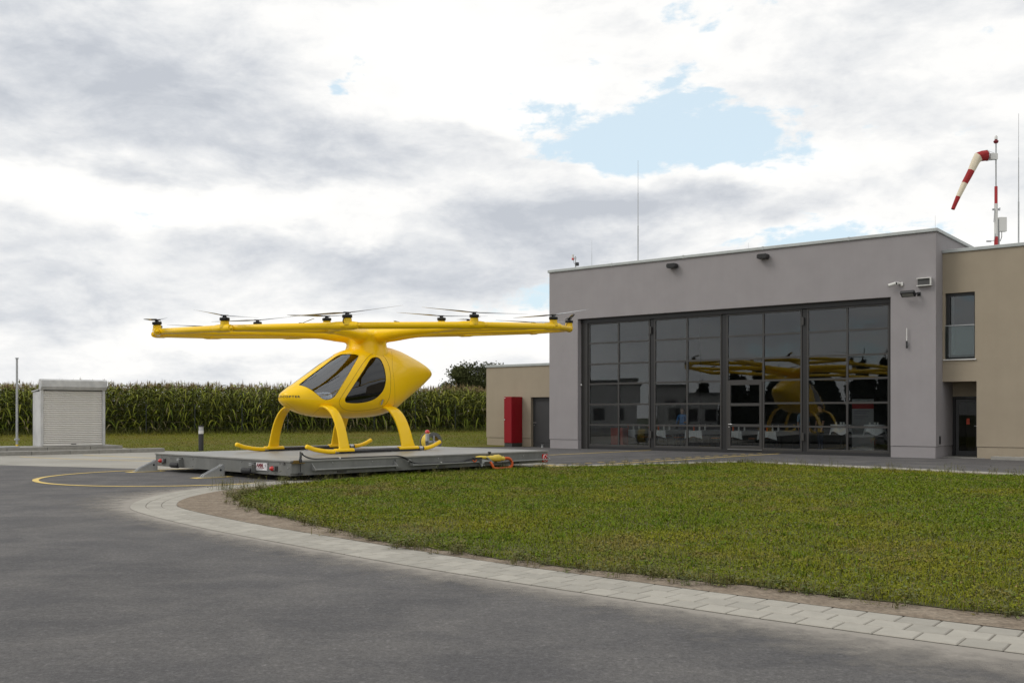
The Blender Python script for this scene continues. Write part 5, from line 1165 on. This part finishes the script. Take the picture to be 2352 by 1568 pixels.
# maize
pl = []
for row in range(10):
    x = -60.0
    while x < 7.5:
        x += rng.uniform(.075, .135)
        yy = corn_y0(x)+.5+row*.78*1.08+rng.normal()*.07
        if row < 8 or rng.random() < .8: pl.append((x+rng.normal()*.03, yy, lawn_z(x, corn_y0(x)), row))
pl = np.array(pl); vis = pl[:, 0] > -.56*pl[:, 1]-1.5; pl = pl[vis]; n = len(pl)
hgt = np.clip(rng.normal(2.62, .11, n)+.22*(vnoise(pl[:, 0], pl[:, 1], .35, 21)-.5), 2.1, 3.05)
parts = []
Q = []
def quads_strip(C, Wd, tint):
    """C (n,k,3) centre lines, Wd (n,k,3) half-width vectors"""
    n_, k_, _ = C.shape; V_ = np.stack([C-Wd, C+Wd], 2).reshape(n_, k_*2, 3); o_ = (np.arange(n_)*k_*2)[:, None]; F_ = np.concatenate([np.stack([o_[:, 0]+2*i, o_[:, 0]+2*i+1, o_[:, 0]+2*i+3, o_[:, 0]+2*i+2], 1) for i in range(k_-1)]); return V_.reshape(-1, 3), F_, np.repeat(tint, k_*2, 0)
sa = rng.uniform(0, 6.28, n); lean_ = rng.normal(size=(n, 2))*.06
def stalk_at(idx, f): return np.stack([pl[idx, 0]+lean_[idx, 0]*hgt[idx]*f, pl[idx, 1]+lean_[idx, 1]*hgt[idx]*f, pl[idx, 2]+hgt[idx]*f], -1)
ids = np.arange(n); st_t = np.array([.085, .10, .035])*rng.uniform(.7, 1.3, (n, 1))
for da in (0, 1.57):
    C = np.stack([stalk_at(ids, f) for f in (0, .4, .8, .93)], 1); w = np.stack([np.cos(sa+da), np.sin(sa+da), np.zeros(n)], 1)[:, None, :]*np.array([.016, .014, .008, .004])[None, :, None]; parts.append(quads_strip(C, np.broadcast_to(w, C.shape), st_t))
NL = 11
for l in range(NL):
    f = .10+.78*l/(NL-1)+rng.normal(size=n)*.02; a = sa+(l % 2)*math.pi+rng.normal(size=n)*.45; d = np.stack([np.cos(a), np.sin(a)], 1); L_ = rng.uniform(.55, .95, n)*(1-.35*abs(l/(NL-1)-.5)); up = rng.uniform(.35, .95, n)*(.7+.5*l/NL); droop = rng.uniform(.7, 1.5, n)
    b = stalk_at(ids, f); C = []
    for u in (0, .25, .5, .75, 1.0): r_ = L_*u*(1-.15*u); C.append(b+np.c_[d*r_[:, None], L_*(up*u-droop*u*u*.95)])
    C = np.stack(C, 1); tw = rng.normal(size=n)*.35; wv_ = np.c_[np.stack([-d[:, 1], d[:, 0]], 1), tw]; w = wv_[:, None, :]*np.array([.018, .036, .033, .022, .003])[None, :, None]
    lowf = 1-l/(NL-1); tt = lerp(np.tile(np.array([.096, .138, .010]), (n, 1)), np.array([.192, .196, .020]), np.clip(rng.normal(.35+.4*(1-lowf), .3, n), 0, 1)); dry = rng.random(n) < .05+.20*lowf**2; tt[dry] = np.array([.20, .17, .085]); tt *= rng.uniform(.65, 1.3, (n, 1)); parts.append(quads_strip(C, w, tt))
for q in range(6):
    a = rng.uniform(0, 6.28, n); L_ = rng.uniform(.14, .27, n)*(1.2 if q == 0 else 1); out = np.zeros(n) if q == 0 else rng.uniform(.15, .7, n); b = stalk_at(ids, .90+.02*q/6); e = b+np.c_[np.cos(a)*L_*out, np.sin(a)*L_*out, L_*(1.15-out*.5)]; C = np.stack([b, (b+e)/2, e], 1); w = np.stack([np.cos(a+1.57), np.sin(a+1.57), np.zeros(n)], 1)[:, None, :]*np.array([.006, .010, .003])[None, :, None]
    parts.append(quads_strip(C, np.broadcast_to(w, C.shape), np.array([.25, .185, .095])*rng.uniform(.7, 1.25, (n, 1))))
V_, F_, T_ = merge(parts); tag(link('maize_field', np_mesh('maize_field', V_, F_, M_corn, T_)), 'dense field of tall ripe maize with brown tassels behind the lawn', 'maize', kind='stuff')
# wire fence in front of the maize
x0_ = -30.0; fence = thing('wire_fence', 'thin dark wire fence on posts along the edge of the maize', 'fence', (0, 0, 0)); px_ = []
x = -31.0
while x < 3: px_.append(x); x += 2.3
M_fence = mat('fence_dark', (.022, .028, .026), .6)
for x in px_: y = corn_y0(x)-.12; z = lawn_z(x, y); MB().cyl((x, y, z-.1), (x, y, z+1.55), .028, .028, 6).build('post', M_fence, fence)
for h_ in (.25, .6, .95, 1.25, 1.5): MB().tube([(x, corn_y0(x)-.12, lawn_z(x, corn_y0(x)-.12)+h_) for x in px_], .004, 4).build('wire', M_fence, fence)
# trees
def tree(name, label, loc, h, rx, rz_, n_leaf, tint, group=None, trunk_h=.35, seed=0, size=.22, conifer=False):
    g = np.random.default_rng(seed); t_ = thing(name, label, 'tree', loc, 0, group)
    mb = MB(); mb.tube([(0, 0, -.3), (.03, 0, h*.2), (-.04, .03, h*.45), (.02, 0, h*(.97 if conifer else .75))], [h*.028, h*.022, h*.016, h*.005], 8)
    cl = []
    if conifer:
        for i in range(260):
            f = 1-math.sqrt(1-g.random()*.985); r_ = rx*(1-f)*(.72+.28*((f*9) % 1)); a = g.uniform(0, 6.28); q = r_*math.sqrt(g.random()); cl.append((q*math.cos(a), q*math.sin(a), h*(.04+.96*f)-.1*q, .30*(1-f)+.07))
    else:
        for i in range(54):
            v = g.normal(size=3); v /= np.linalg.norm(v); q = g.random()**.4; k_ = 1-.35*max(0, -v[2]); cl.append((rx*v[0]*q*k_, rx*v[1]*q*k_, h*.60+rz_*v[2]*q, g.uniform(.34, .62)*rx*.42))
        for c_ in cl[:16]: mb.tube([(0, 0, h*g.uniform(.22, .45)), (c_[0]*.45, c_[1]*.45, (h*.4+c_[2])*.5), (c_[0]*.9, c_[1]*.9, c_[2])], [h*.012, h*.008, h*.003], 5)
    mb.build('trunk', M_bark, t_, smooth=True)
    per = n_leaf//len(cl); P_ = []; TT = []
    for c_ in cl: P_.append(np.array(c_[:3])+g.normal(size=(per, 3))*c_[3]*np.array([.62, .62, .5])); TT.append(np.tile(np.array(tint)*g.uniform(.7, 1.35), (per, 1))*g.uniform(.8, 1.2, (per, 1)))
    P_ = np.concatenate(P_); TT = np.concatenate(TT); m_ = len(P_); a = g.normal(size=(m_, 3)); a /= np.linalg.norm(a, axis=1)[:, None]; b = np.cross(a, g.normal(size=(m_, 3))); b /= np.linalg.norm(b, axis=1)[:, None]; s_ = g.uniform(.6, 1.3, (m_, 1))*size
    V_ = np.stack([P_-a*s_*.6, P_+b*s_*.36, P_+a*s_*.6, P_-b*s_*.36], 1).reshape(-1, 3); o_ = np.arange(m_)*4; F_ = np.stack([o_, o_+1, o_+2, o_+3], 1); link('crown', np_mesh('crown', V_, F_, M_leaf, np.repeat(TT, 4, 0)), t_); return t_
TL = (.050, .056, .018)
tree('broadleaf_tree', 'big dark rounded tree behind the maize at the annex corner', (-3.7, 92, 0), 6.3, 2.9, 2.3, 20000, TL, seed=3, size=.17)
tree('broadleaf_tree', 'dark bushy tree behind the annex, crown joining the big rounded tree', (-1.4, 95, 0), 6.1, 2.6, 2.3, 14000, TL, seed=4, size=.17)
tree('broadleaf_tree', 'small treetop just showing above the annex roof, nearer the maize', (-1.0, 112, 0), 7.5, 1.9, 2.0, 6000, (.060, .055, .022), seed=5, size=.22)
tree('broadleaf_tree', 'small treetop just showing above the annex roof, nearer the hangar', (2.2, 112, 0), 7.8, 1.6, 1.8, 6000, (.055, .062, .022), seed=6, size=.22)
# what stands across the yard, seen mirrored in the hangar door
for i in range(15):
    f = i/14; p0 = Vector((-50.5, 9.5)); p1 = Vector((-44.5, -12.5)); q = p0.lerp(p1, f)
    tree('conifer', 'dark conifer in the row across the yard, %s from the pale sheds' % (ords[i] if i < 12 else ['thirteenth', 'fourteenth', 'fifteenth'][i-12]), (q.x+rng.normal()*1.2-2, q.y+rng.normal()*.3, 0), rng.uniform(6.2, 8.8)*(.75+.35*f), 1.9, 0, 5200, (.016, .022, .010), 'conifers across the yard', seed=40+i, size=.55, conifer=True)
for i, (x, y, w, d, h_, m, lab) in enumerate(((-55, 21, 9, 6, 4.6, M_pale, 'long pale flat-roofed shed across the yard'), (-54, 11.5, 6, 5, 3.6, M_pale, 'smaller pale flat-roofed shed across the yard beside the conifers'))):
    b_ = thing('yard_shed', lab, 'shed', (x, y, 0), R(-70)); MB().box(-w/2, w/2, -d/2, d/2, 0, h_).build('wall', m, b_); MB().box(-w/2-.2, w/2+.2, -d/2-.2, d/2+.2, h_+.002, h_+.22).build('roof', M_plat, b_)
    for k in range(3): MB().box(-w/2+1+k*w/3.2, -w/2+2.1+k*w/3.2, d/2+.002, d/2+.05, 1.0, 2.2).build('window', M_rubber, b_)
